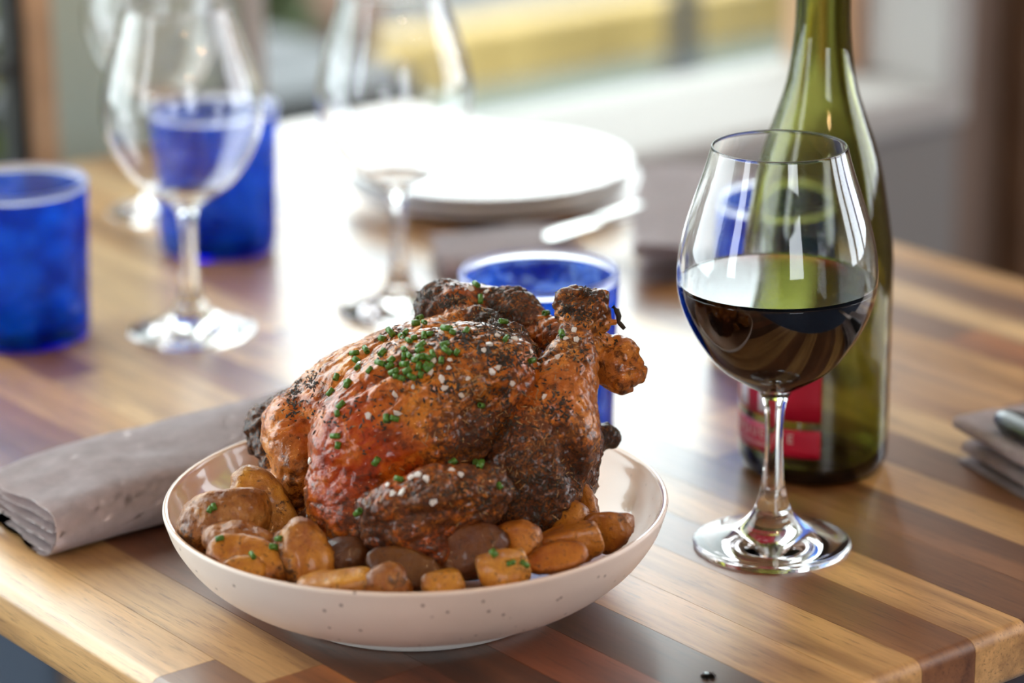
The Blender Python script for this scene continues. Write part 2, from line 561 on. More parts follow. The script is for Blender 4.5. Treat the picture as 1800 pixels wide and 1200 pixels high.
# window 1 with its sill, frame and pane
w1 = empty('window_1', (0, 0, 0)); w1['kind'] = 'structure'
box('window_sill', 0.632, 1.44, WY - 0.012, WY + 0.21, SILL - 0.035, SILL, M['white_frame'], w1, 0.006)
box('window_jamb', 1.412, 1.442, WY - 0.01, WY + 0.21, SILL, 2.55, M['white_frame'], w1, 0.004)
box('window_jamb', 0.626, 0.646, WY - 0.01, WY + 0.21, SILL, 2.55, M['white_frame'], w1, 0.004)
box('window_head', 0.632, 1.44, WY - 0.01, WY + 0.21, 2.55, 2.59, M['white_frame'], w1, 0.004)
tag(box('pine_stop', 1.388, 1.412, WY + 0.10, WY + 0.19, SILL, 2.55, M['salmon_wood'], w1, 0.003), 'pale pine stop beside the white jamb')
box('window_pane', 0.646, 1.388, WY + 0.16, WY + 0.164, SILL, 2.55, M['pane'], w1)
# window 2 at the far left, black metal with trees behind
w2 = empty('window_2', (0, 0, 0)); w2['kind'] = 'structure'
box('window_frame', 0.4265, 0.4385, WY - 0.004, WY + 0.018, 0.50, 2.55, M['black_metal'], w2, 0.002)
box('window_rail', -1.6, 0.4265, WY - 0.002, WY + 0.016, 0.795, 0.803, M['black_metal'], w2, 0.002)
box('window_pane', -1.6, 0.4265, WY + 0.005, WY + 0.008, 0.50, 2.55, M['pane'], w2)
t1 = box('trim_1', 0.4385, 0.461, WY - 0.008, WY + 0.02, 0.0, 2.75, M['brown_wood'], None, 0.003); t1['kind'] = 'structure'
t2 = box('trim_2', 1.502, 1.66, WY - 0.03, WY + 0.02, 0.0, 2.75, M['dark_wood'], None, 0.004); t2['kind'] = 'structure'

# outside
GZ = -0.05
struct('added_sky_blocker', box_bm(-3.2, 4.5, WY + 0.2, WY + 0.75, 2.62, 2.68), M['ceiling'])  # unseen slab, added to keep the high sky off sill and pavement
struct('ground_pavement', box_bm(-6, 9, WY + 0.2, 3.80, GZ - 0.1, GZ), M['pavement'])
struct('ground_road', box_bm(-6, 9, 3.80, 40, GZ - 0.2, GZ - 0.12), M['asphalt'])

# ------------------------------------------------------------------ pendant lamps over the room (behind the viewer)
M['bulb'] = plain('warm_bulb', (1.0, 0.6, 0.25), 0.4, emit=(1.0, 0.60, 0.28), emit_s=165.0)
lamps = [(-0.1, -1.3, 2.0), (0.7, -1.9, 2.05), (-1.2, -0.7, 2.0), (1.5, -0.9, 2.1), (-0.6, -2.3, 2.1), (0.25, -0.45, 2.25)]
lbl = ['warm bare bulb pendant nearest behind the table end', 'warm bare bulb pendant toward the near right of the room', 'warm bare bulb pendant on the left side of the room',
       'warm bare bulb pendant on the right by the wall', 'warm bare bulb pendant deepest in the near room', 'warm bare bulb pendant right above the table end']
for (x, y, z), s in zip(lamps, lbl):
    t = empty('pendant_lamp', (x, y, z))
    tag(t, s, 'lamp', 'warm pendant bulbs')
    bulb = lathe(spline([(0, -0.035), (0.02, -0.028), (0.03, 0.0), (0.018, 0.035), (0.012, 0.05)], 5), 24)
    link_mesh('bulb', mesh_of(bulb), M['bulb'], t)
    link_mesh('socket', mesh_of(lathe([(0, 0.045), (0.016, 0.045), (0.016, 0.09), (0.004, 0.1), (0, 0.1)], 20)), M['steel_dark'], t)
    link_mesh('cord', mesh_of(lathe([(0.003, 0.1), (0.003, 2.75 - z)], 8)), M['steel_dark'], t)

# ------------------------------------------------------------------ table
TX, TY, TH = 0.715, 0.985, 0.027
SW = TX / 22
table = empty('dining_table', (0, 0, 0))
tag(table, 'wooden dining table glued up from light and dark staves', 'table')
PAL = {'tan': (0.50, 0.30, 0.135), 'light': (0.60, 0.40, 0.20), 'cream': (0.74, 0.56, 0.34), 'orange': (0.40, 0.16, 0.05), 'brown': (0.24, 0.115, 0.055),
       'dark': (0.135, 0.055, 0.030), 'red': (0.20, 0.065, 0.030), 'purple': (0.30, 0.16, 0.085), 'choc': (0.10, 0.045, 0.022)}
# breaks along each row, from the near end (y = 0); stave colours, the far ones lightened to stand in for window light
ROWS = [
    [('brown', .191), ('light', .52), ('brown', .80), ('tan', .985)],
    [('orange', .158), ('light', .47), ('purple', .74), ('tan', .985)],
    [('red', .13), ('dark', .42), ('brown', .62), ('purple', .985)],
    [('dark', .22), ('red', .45), ('purple', .77), ('tan', .985)],
    [('red', .17), ('dark', .40), ('light', .70), ('purple', .985)],
    [('choc', .30), ('brown', .437), ('cream', .56), ('purple', .80), ('light', .985)],
    [('light', .28), ('tan', .44), ('cream', .66), ('light', .985)],
    [('light', .33), ('purple', .58), ('cream', .80), ('tan', .985)],
    [('brown', .26), ('light', .52), ('cream', .985)],
    [('light', .36), ('purple', .56), ('cream', .90), ('tan', .985)],
    [('brown', .31), ('light', .60), ('tan', .985)],
    [('brown', .24), ('light', .50), ('tan', .78), ('light', .985)],
    [('light', .29), ('tan', .58), ('cream', .985)],
    [('purple', .33), ('brown', .66), ('tan', .985)],
    [('cream', .38), ('light', .70), ('brown', .985)],
    [('tan', .27), ('brown', .52), ('light', .985)],
    [('brown', .20), ('tan', .48), ('brown', .75), ('tan', .985)],
    [('tan', .36), ('light', .66), ('tan', .985)],
    [('orange', .30), ('brown', .58), ('light', .985)],
    [('cream', .42), ('tan', .70), ('brown', .985)],
    [('tan', .25), ('brown', .55), ('tan', .985)],
    [('light', .48), ('brown', .80), ('light', .985)],
]
for i, row in enumerate(ROWS):
    y = 0.0
    for col, y1 in row:
        x0, x1 = i * SW, (i + 1) * SW
        bm = bmesh.new()
        g = 0.00012
        box_bm(x0 + (g if i else 0), x1 - (g if i < 21 else 0), y + (g if y > 0 else 0), y1 - (g if y1 < TY else 0), ZT - TH, ZT, 0, 1, bm)
        # rounded outer arrises of the table, a hair of chamfer at the joints
        outer, inner = [], []
        for e in bm.edges:
            a, b = e.verts[0].co, e.verts[1].co
            on = [(abs(a.x - v) < 1e-6 and abs(b.x - v) < 1e-6) for v in (0.0, TX)] + [(abs(a.y - v) < 1e-6 and abs(b.y - v) < 1e-6) for v in (0.0, TY)]
            horizontal = abs(a.z - b.z) < 1e-6
            if any(on) and (horizontal or sum(on) == 2):
                outer.append(e)
            elif horizontal and a.z > ZT - 1e-4:
                inner.append(e)
        if outer:
            bmesh.ops.bevel(bm, geom=outer, offset=0.0055, segments=4, profile=0.5, affect='EDGES')
        me = mesh_of(bm, 'stave')
        o = link_mesh('stave', me, M['wood'], table, smooth=True)
        me.set_sharp_from_angle(angle=math.radians(35))
        c = PAL[col]
        j = [random.uniform(0.88, 1.12) for _ in range(2)]
        o.color = (min(1, c[0] * j[0] * 1.02), min(1, c[1] * j[0] * 0.93), min(1, c[2] * j[0] * (0.66 + 0.1 * j[1])), 1)
        y = y1
ped = lathe([(0.0, ZT - TH - 0.012), (0.035, ZT - TH - 0.012), (0.035, 0.05), (0.05, 0.035), (0.22, 0.012), (0.225, 0.0), (0.0, 0.0)], 48)
link_mesh('pedestal', mesh_of(ped), M['steel_dark'], table, (TX / 2, TY / 2, 0))
box('support_plate', TX / 2 - 0.16, TX / 2 + 0.16, TY / 2 - 0.2, TY / 2 + 0.2, ZT - TH - 0.012, ZT - TH - 0.0005, M['steel_dark'], table, 0.002)

# ------------------------------------------------------------------ wine glasses
OUT = [(0.0358, 0.0), (0.0362, 0.0008), (0.0356, 0.0020), (0.026, 0.0046), (0.0158, 0.0092), (0.0098, 0.0155), (0.0070, 0.0225), (0.0052, 0.031), (0.0042, 0.048),
       (0.0044, 0.062), (0.0056, 0.0705), (0.0085, 0.0755), (0.0145, 0.0793), (0.0262, 0.0877), (0.0347, 0.0985), (0.0416, 0.1119), (0.0449, 0.1248), (0.0446, 0.1386),
       (0.0419, 0.1518), (0.0378, 0.165), (0.0334, 0.178), (0.0302, 0.1893)]
g_out = spline(OUT, 6)
k0 = next(i for i, (r, z) in enumerate(g_out) if z >= 0.0785)
g_bowl_in = inset(g_out[k0:], 0.0008)
g_bowl_in = [(0.0, 0.0793), (0.004, 0.0795), (0.008, 0.0803)] + [p for p in g_bowl_in if p[1] > 0.0815]
ra_, za_ = g_out[-1]; rb_, zb_ = g_bowl_in[-1]
lip_ = [((ra_ + rb_) / 2 + (ra_ - rb_) / 2 * math.cos(math.pi * k / 8), (za_ + zb_) / 2 + 0.00042 * math.sin(math.pi * k / 8)) for k in range(1, 8)]
prof = [(0.0, 0.0012), (0.012, 0.0011), (0.030, 0.0004)] + g_out + lip_ + g_bowl_in[::-1]
GLASS_ME = mesh_of(lathe(prof, 128), 'wine_glass')
GLASS_ME.materials.append(M['glass'])
GLASS_ME.materials.append(M['glass_lip'])
for pl in GLASS_ME.polygons:
    if pl.center.z > za_ - 0.00045:
        pl.material_index = 1
glasses = [(1357, 956, 'clear stemmed wine glass half full of red wine before the green bottle'),
           (338, 582, 'empty clear wine glass in front of the far left blue tumbler'),
           (703, 548, 'empty clear wine glass in front of the stacked white plates'),
           (288, 372, 'blurred empty wine glass furthest back, behind another glass at left')]
g_roots = []
for px, py, s in glasses:
    o = link_mesh('wine_glass', GLASS_ME, None, None, at(px, py))
    tag(o, s, 'wine glass', 'stemmed wine glasses on the table')
    g_roots.append(o)
lvl = 0.1272
win = [(0.0, 0.07925), (0.004, 0.07945), (0.008, 0.08025)] + [(r + 0.00025, z) for r, z in g_bowl_in if 0.0815 < z < lvl - 0.0006]
rw = win[-1][0]
win += [(rw + 0.0001, lvl + 0.0004), (rw - 0.0008, lvl + 0.0001), (rw - 0.002, lvl - 0.0001), (0.0, lvl - 0.0001)]
wine = link_mesh('red_wine', mesh_of(lathe(win, 128), 'red_wine'), M['wine'], None, g_roots[0].location.copy())
tag(wine, 'dark red wine filling the lower half of the front glass', 'wine')

# ------------------------------------------------------------------ bottle
B_OUT = [(0.0, 0.010), (0.012, 0.008), (0.026, 0.001), (0.031, 0.0), (0.0350, 0.0022), (0.0367, 0.008), (0.0369, 0.030), (0.0369, 0.0932), (0.0366, 0.110), (0.0352, 0.122), (0.0330, 0.136), (0.0303, 0.1505),
         (0.0265, 0.1646), (0.0216, 0.1786), (0.0172, 0.1925), (0.0147, 0.2063), (0.0133, 0.2201), (0.0129, 0.2338), (0.0128, 0.25), (0.0127, 0.272), (0.0142, 0.274), (0.0142, 0.283), (0.0130, 0.285)]
b_out = B_OUT[:5] + spline(B_OUT[5:20], 6) + B_OUT[20:]
b_in = [(0.0, 0.0165), (0.014, 0.014), (0.027, 0.0075), (0.0315, 0.0065), (0.0338, 0.010)] + [(r - 0.0026, z) for r, z in b_out if z > 0.0125 and z < 0.28 and r > 0.0125] + [(0.0105, 0.284)]
b_in = [p for i, p in enumerate(b_in) if i < 5 or p[1] >= b_in[i - 1][1]]
bloc = at(1428, 815)
bottle = empty('wine_bottle', bloc)
tag(bottle, 'open green wine bottle with a pink label standing behind the wine glass', 'bottle')
link_mesh('bottle_glass', mesh_of(lathe(b_out + b_in[::-1], 128), 'bottle_glass'), M['bottle'], bottle)


def cyl_patch(R, a0, a1, z0, z1, th=0.00015, nu=36, nz=4):
    bm = bmesh.new()
    g = {}
    for i in range(nu + 1):
        for j in range(nz + 1):
            for k in range(2):
                a = a0 + (a1 - a0) * i / nu
                r = R + th * k
                g[i, j, k] = bm.verts.new((r * math.cos(a), r * math.sin(a), z0 + (z1 - z0) * j / nz))
    for i in range(nu):
        for j in range(nz):
            bm.faces.new((g[i, j, 1], g[i + 1, j, 1], g[i + 1, j + 1, 1], g[i, j + 1, 1]))
            bm.faces.new((g[i, j, 0], g[i, j + 1, 0], g[i + 1, j + 1, 0], g[i + 1, j, 0]))
    for i in range(nu):
        bm.faces.new((g[i, 0, 0], g[i + 1, 0, 0], g[i + 1, 0, 1], g[i, 0, 1]))
        bm.faces.new((g[i, nz, 0], g[i, nz, 1], g[i + 1, nz, 1], g[i + 1, nz, 0]))
    for j in range(nz):
        bm.faces.new((g[0, j, 0], g[0, j, 1], g[0, j + 1, 1], g[0, j + 1, 0]))
        bm.faces.new((g[nu, j, 0], g[nu, j + 1, 0], g[nu, j + 1, 1], g[nu, j, 1]))
    bmesh.ops.recalc_face_normals(bm, faces=bm.faces)
    return bm


# the direction from the bottle to the viewer, seen from above
a_view = math.atan2(CAM.y - bloc.y, CAM.x - bloc.x)
R_L = 0.03695
a_right = a_view + math.asin(0.10)          # right border of the label, just right of the middle
a_left = a_view - math.radians(118)
lab_up = link_mesh('label_upper', mesh_of(cyl_patch(R_L, a_left, a_right, 0.0345, 0.080)), M['label'], bottle)
lab_lo = link_mesh('label_lower', mesh_of(cyl_patch(R_L, a_left, a_right, 0.0160, 0.0303)), M['label'], bottle)


def wrap_text(txt, size, R, a_mid, z, name, mat, parent, spacing=1.0):
    cu = bpy.data.curves.new(name, 'FONT')
    cu.body = txt
    cu.size = size
    cu.align_x = 'CENTER'
    cu.space_character = spacing
    cu.extrude = 0.0
    cu.resolution_u = 3
    to = bpy.data.objects.new(name, cu)
    COL.objects.link(to)
    dg = bpy.context.evaluated_depsgraph_get()
    dg.update()
    me = bpy.data.meshes.new_from_object(to.evaluated_get(dg))
    bpy.data.objects.remove(to)
    bm = bmesh.new()
    bm.from_mesh(me)
    bmesh.ops.subdivide_edges(bm, edges=[e for e in bm.edges if e.calc_length() > size * 0.3], cuts=2)
    for v in bm.verts:
        a = a_mid + v.co.x / R
        v.co = Vector((R * math.cos(a), R * math.sin(a), z + v.co.y))
    bm.to_mesh(me)
    bm.free()
    return link_mesh(name, me, mat, parent, smooth=False)


wrap_text('ROQUETTE', 0.0068, R_L + 0.00035, a_view - 0.86, 0.0232, 'lettering', M['print'], lab_lo, 1.42)
wrap_text('ROUGE LANGUEDOC', 0.0030, R_L + 0.00035, a_view - 1.0, 0.0188, 'small_lettering', M['print'], lab_lo, 1.1)
# pale emblem on the upper label: a shield-like shape with a notch
emb = bmesh.new()
for (u0, u1, z0, z1) in ((-1.25, -0.62, 0.050, 0.074), (-1.25, -1.03, 0.0365, 0.050), (-0.80, -0.62, 0.0365, 0.050)):
    tmp = cyl_patch(R_L + 0.0002, a_view + u0, a_view + u1, z0, z1, 0.00012, 10, 2)
    me_t = mesh_of(tmp)
    emb.from_mesh(me_t)
    bpy.data.meshes.remove(me_t)
link_mesh('emblem', mesh_of(emb), M['print_grey'], lab_up)

# ------------------------------------------------------------------ blue tumblers
T_OUT = [(0.0, 0.0), (0.033, 0.0), (0.0360, 0.0015), (0.0372, 0.005), (0.0380, 0.030), (0.0392, 0.062), (0.0403, 0.088)]
t_out = T_OUT[:3] + spline(T_OUT[3:], 6)
t_in = [(r - 0.0030, z) for r, z in t_out if z > 0.013] + []
t_in = [(0.0, 0.010), (0.028, 0.0105), (0.0335, 0.0125)] + t_in
TUM_ME = mesh_of(lathe(t_out + t_in[::-1], 96), 'tumbler')
TUM_ME.materials.append(M['blue'])
rim = [(0.0403, 0.0879), (0.0405, 0.0905), (0.0399, 0.0922), (0.0389, 0.0925), (0.0378, 0.0918), (0.0373, 0.0879)]
RIM_ME = mesh_of(lathe(rim, 96, True), 'tumbler_rim')
RIM_ME.materials.append(M['blue_rim'])
p_mid = at(947, 475, ZT + 0.092); p_back = at(1369, 340, ZT + 0.092)
for loc, s in ((Vector((p_mid.x, p_mid.y, ZT)), 'blue glass tumbler with a pale rim right behind the roast chicken'),
               (at(45, 590), 'dappled blue glass tumbler cut off by the left edge'),
               (at(385, 435), 'blue glass tumbler behind the left wine glass'),
               (Vector((p_back.x, p_back.y, ZT)), 'blue glass tumbler behind the green wine bottle')):
    t = empty('blue_tumbler', loc, random.uniform(0, 6))
    tag(t, s, 'tumbler', 'blue glass tumblers on the table')
    link_mesh('tumbler_body', TUM_ME, None, t)
    link_mesh('rim', RIM_ME, None, t)

# ------------------------------------------------------------------ plates
pc = at(857, 292, ZT + 0.02); pc.z = ZT
pp = [(0.0, 0.0), (0.055, 0.0), (0.058, 0.0025), (0.075, 0.0050), (0.094, 0.0095), (0.0957, 0.0108), (0.0953, 0.0122), (0.0935, 0.0124), (0.075, 0.0084), (0.060, 0.0058), (0.0, 0.0052)]
PL_ME = mesh_of(lathe(pp, 96), 'plate')
PL_ME.materials.append(M['plate'])
pl_l = ['bottom white porcelain plate of the stack at the table back', 'middle white porcelain plate of the stack at the table back', 'topmost white porcelain plate of the stack at the table back']
for k in range(3):
    o = link_mesh('plate', PL_ME, None, None, (pc.x + (0.002, -0.001, 0.0015, 0)[k], pc.y + (0, 0.002, -0.001, 0)[k], ZT + 0.0058 * k))
    tag(o, pl_l[k], 'plate', 'white plates in the stack')


# ------------------------------------------------------------------ napkins: cloth folded over and over, drawn out along its length
def noise3(P, scale, seed=0):
    """value noise, P (n,3)"""
    q = P * scale + seed * 17.31
    i = np.floor(q).astype(np.int64)
    f = q - i
    f = f * f * (3 - 2 * f)

    def h(ix, iy, iz):
        n = (ix * 73856093) ^ (iy * 19349663) ^ (iz * 83492791) ^ (seed * 2654435)
        n = (n ^ (n >> 13)) * 1274126177 & 0x7fffffff
        n = (n ^ (n >> 11)) * 1103515245 & 0x7fffffff
        return (n % 65536) / 32768.0 - 1.0
    r = 0
    for a in (0, 1):
        for b in (0, 1):
            for c in (0, 1):
                w = (f[:, 0] if a else 1 - f[:, 0]) * (f[:, 1] if b else 1 - f[:, 1]) * (f[:, 2] if c else 1 - f[:, 2])
                r = r + w * h(i[:, 0] + a, i[:, 1] + b, i[:, 2] + c)
    return r


def fbm(P, scale, oct=3, seed=0):
    r, a = 0, 1.0
    for k in range(oct):
        r = r + a * noise3(P, scale * 2 ** k, seed + k)
        a *= 0.5
    return r


def folded_cloth(W, H, L, layers=3, th=0.0024, nl=40, seed=1, puff=0.003, dome=0.002, pinch=0.0):
    """cross-section in (y, z): an outer wrap with a zigzag of inner folds; drawn along x"""
    pts = []
    r = H / 2

    def arc(cy, cz, rad, a0, a1, n):
        for k in range(n + 1):
            a = a0 + (a1 - a0) * k / n
            pts.append((cy + rad * math.cos(a), cz + rad * math.sin(a)))
    # outside: bottom -> left round -> top -> right round, then inwards
    n_in = layers
    gap = (H - 2 * th) / (n_in + 0.08)
    zz = [H - th * 0.5 - gap * (k + 1) for k in range(n_in)]
    pts.append((W * 0.42, th * 0.5))
    for k in range(12):
        pts.append((W * 0.42 - (W * 0.42 + W / 2 - r) * (k + 1) / 13, th * 0.5))
    arc(-W / 2 + r, H / 2, r - th / 2, -math.pi / 2, -3 * math.pi / 2, 10)
    for k in range(14):
        pts.append((-W / 2 + r + (W - 2 * r) * (k + 1) / 15, H - th * 0.5))
    # fold back to and fro inside
    side, z_prev = 1, H - th * 0.5
    y_edge = W / 2
    for k in range(n_in):
        z = zz[k]
        rr = (z_prev - z) / 2
        yc = (y_edge - rr - 0.002 - (0.003 * k if side > 0 else 0)) * side
        if side < 0:
            yc = -(W / 2 - rr - th * 1.6)
        a0, a1 = (math.pi / 2, -math.pi / 2) if side > 0 else (math.pi / 2, 3 * math.pi / 2)
        arc(yc, (z_prev + z) / 2, rr, a0, a1, 6)
        yn = -(W / 2 - 2 * r * 0.6 - 0.004) * side if k == n_in - 1 else -(W / 2 - gap * 0.5 - th * 1.6) * side
        for q in range(10):
            pts.append((yc + (yn - yc) * (q + 1) / 11, z))
        side, z_prev = -side, z
    P = np.array(pts)
    bm = bmesh.new()
    grid = []
    for i in range(nl + 1):
        s = i / nl
        row = []
        for (y, z) in P:
            row.append(bm.verts.new((s * L, y, z)))
        grid.append(row)
    for i in range(nl):
        for j in range(len(P) - 1):
            bm.faces.new((grid[i][j], grid[i + 1][j], grid[i + 1][j + 1], grid[i][j + 1]))
    co = np.array([v.co[:] for v in bm.verts])
    top = np.clip(co[:, 2] / H, 0, 1)
    sx = np.clip(co[:, 0] / 0.045, 0, 1); sx = sx * sx * (3 - 2 * sx)
    co[:, 2] *= 1 - pinch * (1 - sx)
    n1 = fbm(co * [0.8, 1, 0.3], 22, 3, seed)
    n2 = fbm(co * [1, 1, 0.3], 40, 3, seed + 5)
    mid = np.sin(np.clip(co[:, 0] / L, 0, 1) * math.pi)
    co[:, 2] += top * (puff * n1 + dome * (1 - (2 * co[:, 1] / W) ** 2).clip(0) * (0.6 + 0.6 * mid))
    co[:, 1] += 0.0025 * n2 * top
    co[:, 0] += 0.003 * fbm(co * [0, 1, 1], 45, 2, seed + 9)
    for v, c in zip(bm.verts, co):
        v.co = Vector((c[0], c[1], max(c[2], th * 0.5)))
    bmesh.ops.solidify(bm, geom=bm.faces[:], thickness=-th * 0.42)
    bmesh.ops.recalc_face_normals(bm, faces=bm.faces)
    return bm


def napkin(loc, rz, W, H, L, label, seed, layers=3, puff=0.003, dome=0.002, pinch=0.0, sub=True):
    o = link_mesh('napkin', mesh_of(folded_cloth(W, H, L, layers, seed=seed, puff=puff, dome=dome, pinch=pinch), 'napkin'), M['napkin'], None, loc, rz)
    if sub:
        md = o.modifiers.new('smooth', 'SUBSURF'); md.levels = 1; md.render_levels = 1
    tag(o, label, 'napkin', 'folded grey linen napkins')
    return o


napkin((0.034, 0.366, ZT), math.radians(-1), 0.080, 0.026, 0.22, 'folded grey linen napkin left of the bowl at the table edge', 3, 4, 0.0035, 0.0075, 0.22)
napkin((0.440, 0.006, ZT), math.radians(75), 0.075, 0.025, 0.15, 'folded grey linen napkin at the right edge under a black handled knife', 12, 3, 0.002)
napkin((0.455, 0.602, ZT), math.radians(-25), 0.066, 0.0145, 0.088, 'blurred grey linen napkin end in front of the stack of plates', 21, 3, 0.003)
napkin((0.553, 0.475, ZT), math.radians(48), 0.078, 0.023, 0.20, 'blurred grey linen napkin running back beside the stack of plates', 23, 3, 0.002)


def knife(loc, rz, label, hmat, tilt=0.0):
    t = empty('table_knife', loc, rz)
    t.rotation_euler = (0, tilt, rz)
    tag(t, label, 'knife')
    bm = bmesh.new()
    sec = [(0.0, 0.002, 0.002), (0.003, 0.0065, 0.0042), (0.012, 0.0095, 0.0058), (0.04, 0.0098, 0.0060), (0.075, 0.0080, 0.0052), (0.098, 0.0062, 0.0045), (0.10, 0.0055, 0.004)]
    rings = [[bm.verts.new((x, a * math.cos(q * math.pi / 8), b * math.sin(q * math.pi / 8))) for q in range(16)] for x, a, b in sec]
    for r0, r1 in zip(rings, rings[1:]):
        for q in range(16):
            bm.faces.new((r0[q], r1[q], r1[(q + 1) % 16], r0[(q + 1) % 16]))
    bm.faces.new(rings[0][::-1]); bm.faces.new(rings[-1])
    bmesh.ops.recalc_face_normals(bm, faces=bm.faces)
    link_mesh('handle', mesh_of(bm), hmat, t)
    bm = bmesh.new()
    blade = [(0.099, -0.004, 0.004), (0.105, -0.007, 0.006), (0.15, -0.0095, 0.006), (0.19, -0.0085, 0.006), (0.205, -0.003, 0.0055), (0.209, 0.003, 0.0045)]
    up = [[bm.verts.new((x, y0, s)), ] + [bm.verts.new((x, y1, s))] for x, y0, y1 in blade for s in (0.0008,)]
    dn = [[bm.verts.new((x, y0, -0.0008)), bm.verts.new((x, y1, -0.0008))] for x, y0, y1 in blade]
    n = len(blade)
    for i in range(n - 1):
        bm.faces.new((up[i][0], up[i + 1][0], up[i + 1][1], up[i][1]))
        bm.faces.new((dn[i][0], dn[i][1], dn[i + 1][1], dn[i + 1][0]))
        bm.faces.new((up[i][0], dn[i][0], dn[i + 1][0], up[i + 1][0]))
        bm.faces.new((up[i][1], up[i + 1][1], dn[i + 1][1], dn[i][1]))
    bm.faces.new((up[0][0], up[0][1], dn[0][1], dn[0][0])); bm.faces.new((up[-1][0], dn[-1][0], dn[-1][1], up[-1][1]))
    bmesh.ops.recalc_face_normals(bm, faces=bm.faces)
    link_mesh('blade', mesh_of(bm), M['steel'], t, smooth=False)
    return t


knife((0.452, 0.134, ZT + 0.030), math.radians(-103), 'knife with rounded black handle lying on the right napkin', M['black_handle'])
kn2 = knife((0.600, 0.573, ZT + 0.0195), math.radians(190), 'blurred steel table knife lying on the napkin before the plates', M['steel'])
kn2.scale = (0.46, 0.8, 0.6)

# a drop of water by the near table edge
dl = at(1245, 1190)
drop = link_mesh('water_drop', mesh_of(lathe([(0, 0), (0.0028, 0), (0.0034, 0.0003), (0.0030, 0.0011), (0.0018, 0.0017), (0, 0.0019)], 24)), M['water'], None, dl)
tag(drop, 'small clear drop of liquid on the wood at the bottom edge', 'drop')

# ------------------------------------------------------------------ serving bowl
rc = at(731, 872, ZT + 0.047)
BOWL = Vector((rc.x, rc.y, ZT))
bo = empty('serving_bowl', BOWL)
tag(bo, 'shallow speckled beige stoneware bowl holding the roast chicken and potatoes', 'bowl')
b_ext = spline([(0.0630, 0.0045), (0.072, 0.0072), (0.086, 0.0135), (0.0985, 0.0235), (0.1065, 0.0345), (0.1098, 0.0430), (0.1107, 0.0462)], 6)
b_int = spline([(0.1079, 0.0462), (0.1068, 0.0430), (0.1030, 0.0345), (0.0945, 0.0240), (0.081, 0.0155), (0.060, 0.0102), (0.030, 0.0085), (0.0, 0.0082)], 6)
link_mesh('bowl_exterior', mesh_of(lathe([(0.0, 0.0040), (0.050, 0.0040)] + b_ext + [(0.1104, 0.0470), (0.1098, 0.0474)], 160)), M['bowl_out'], bo)
link_mesh('bowl_interior', mesh_of(lathe([(0.1098, 0.0474), (0.1091, 0.0474), (0.1083, 0.0470)] + b_int, 160)), M['bowl_in'], bo)
link_mesh('foot_ring', mesh_of(lathe([(0.055, 0.0045), (0.0555, 0.0002), (0.0610, 0.0), (0.0624, 0.0008), (0.0631, 0.0046)], 128)), M['bowl_foot'], bo)


# ------------------------------------------------------------------ soft bodies from distance fields
def surface_nets(S, org, h):
    """S (nx,ny,nz) signed distances -> verts, quads"""
    sg = S < 0
    nx, ny, nz = S.shape
    c = [(i, j, k) for i in (0, 1) for j in (0, 1) for k in (0, 1)]
    sl = lambda A, o: A[o[0]:nx - 1 + o[0], o[1]:ny - 1 + o[1], o[2]:nz - 1 + o[2]]
    cnt = sum(sl(sg, o).astype(np.int8) for o in c)
    act = (cnt > 0) & (cnt < 8)
    idx = np.full(act.shape, -1, np.int64)
    ai = np.argwhere(act)
    idx[act] = np.arange(len(ai))
    acc = np.zeros((len(ai), 3)); n = np.zeros(len(ai))
    I, J, K = ai.T
    for a in range(3):
        b, d = [q for q in range(3) if q != a]
        for s in (0, 1):
            for t in (0, 1):
                o0 = [0, 0, 0]; o0[b] = s; o0[d] = t
                o1 = list(o0); o1[a] = 1
                v0 = S[I + o0[0], J + o0[1], K + o0[2]]; v1 = S[I + o1[0], J + o1[1], K + o1[2]]
                m = (v0 < 0) != (v1 < 0)
                f = np.where(m, v0 / np.where(m, v0 - v1, 1), 0)
                p = np.zeros((len(ai), 3)); p[:, b] = s; p[:, d] = t; p[:, a] = f
                acc += np.where(m[:, None], p, 0); n += m
    V = (ai + acc / n[:, None]) * h + org
    quads = []
    for a in range(3):
        b, d = (a + 1) % 3, (a + 2) % 3
        A0 = [slice(1, -1)] * 3; A0[a] = slice(0, -1)
        A1 = [slice(1, -1)] * 3; A1[a] = slice(1, None)
        s0, s1 = sg[tuple(A0)], sg[tuple(A1)]
        for flip, m in ((False, s0 & ~s1), (True, ~s0 & s1)):
            e = np.argwhere(m)
            off = np.ones(3, int); off[a] = 0
            e = e + off

            def cell(db, dd):
                q = e.copy(); q[:, b] += db; q[:, d] += dd
                return idx[q[:, 0], q[:, 1], q[:, 2]]
            qd = np.stack([cell(-1, -1), cell(0, -1), cell(0, 0), cell(-1, 0)], 1)
            quads.append(qd[:, ::-1] if flip else qd)
    Q = np.concatenate(quads)
    return V, Q[(Q >= 0).all(1)]


def smin(a, b, k):
    h = np.clip(0.5 + 0.5 * (b - a) / k, 0, 1)
    return b + (a - b) * h - k * h * (1 - h)


def ell(P, c, ax, r):
    """ellipsoid: centre, 3 unit axes (rows), radii"""
    q = (P - c) @ np.array(ax).T
    r = np.array(r)
    k0 = np.linalg.norm(q / r, axis=-1)
    k1 = np.linalg.norm(q / (r * r), axis=-1)
    return k0 * (k0 - 1) / np.maximum(k1, 1e-9)


def rcone(P, a, b, ra, rb):
    a, b = np.array(a), np.array(b)
    d = b - a
    t = np.clip(((P - a) @ d) / (d @ d), 0, 1)
    return np.linalg.norm(P - (a + t[..., None] * d), axis=-1) - (ra + (rb - ra) * t)


def grid_eval(fn, lo, hi, h):
    xs = [np.arange(lo[i], hi[i] + h, h) for i in range(3)]
    G = np.stack(np.meshgrid(*xs, indexing='ij'), -1)
    sh = G.shape[:3]
    return fn(G.reshape(-1, 3)).reshape(sh), np.array(lo, float)


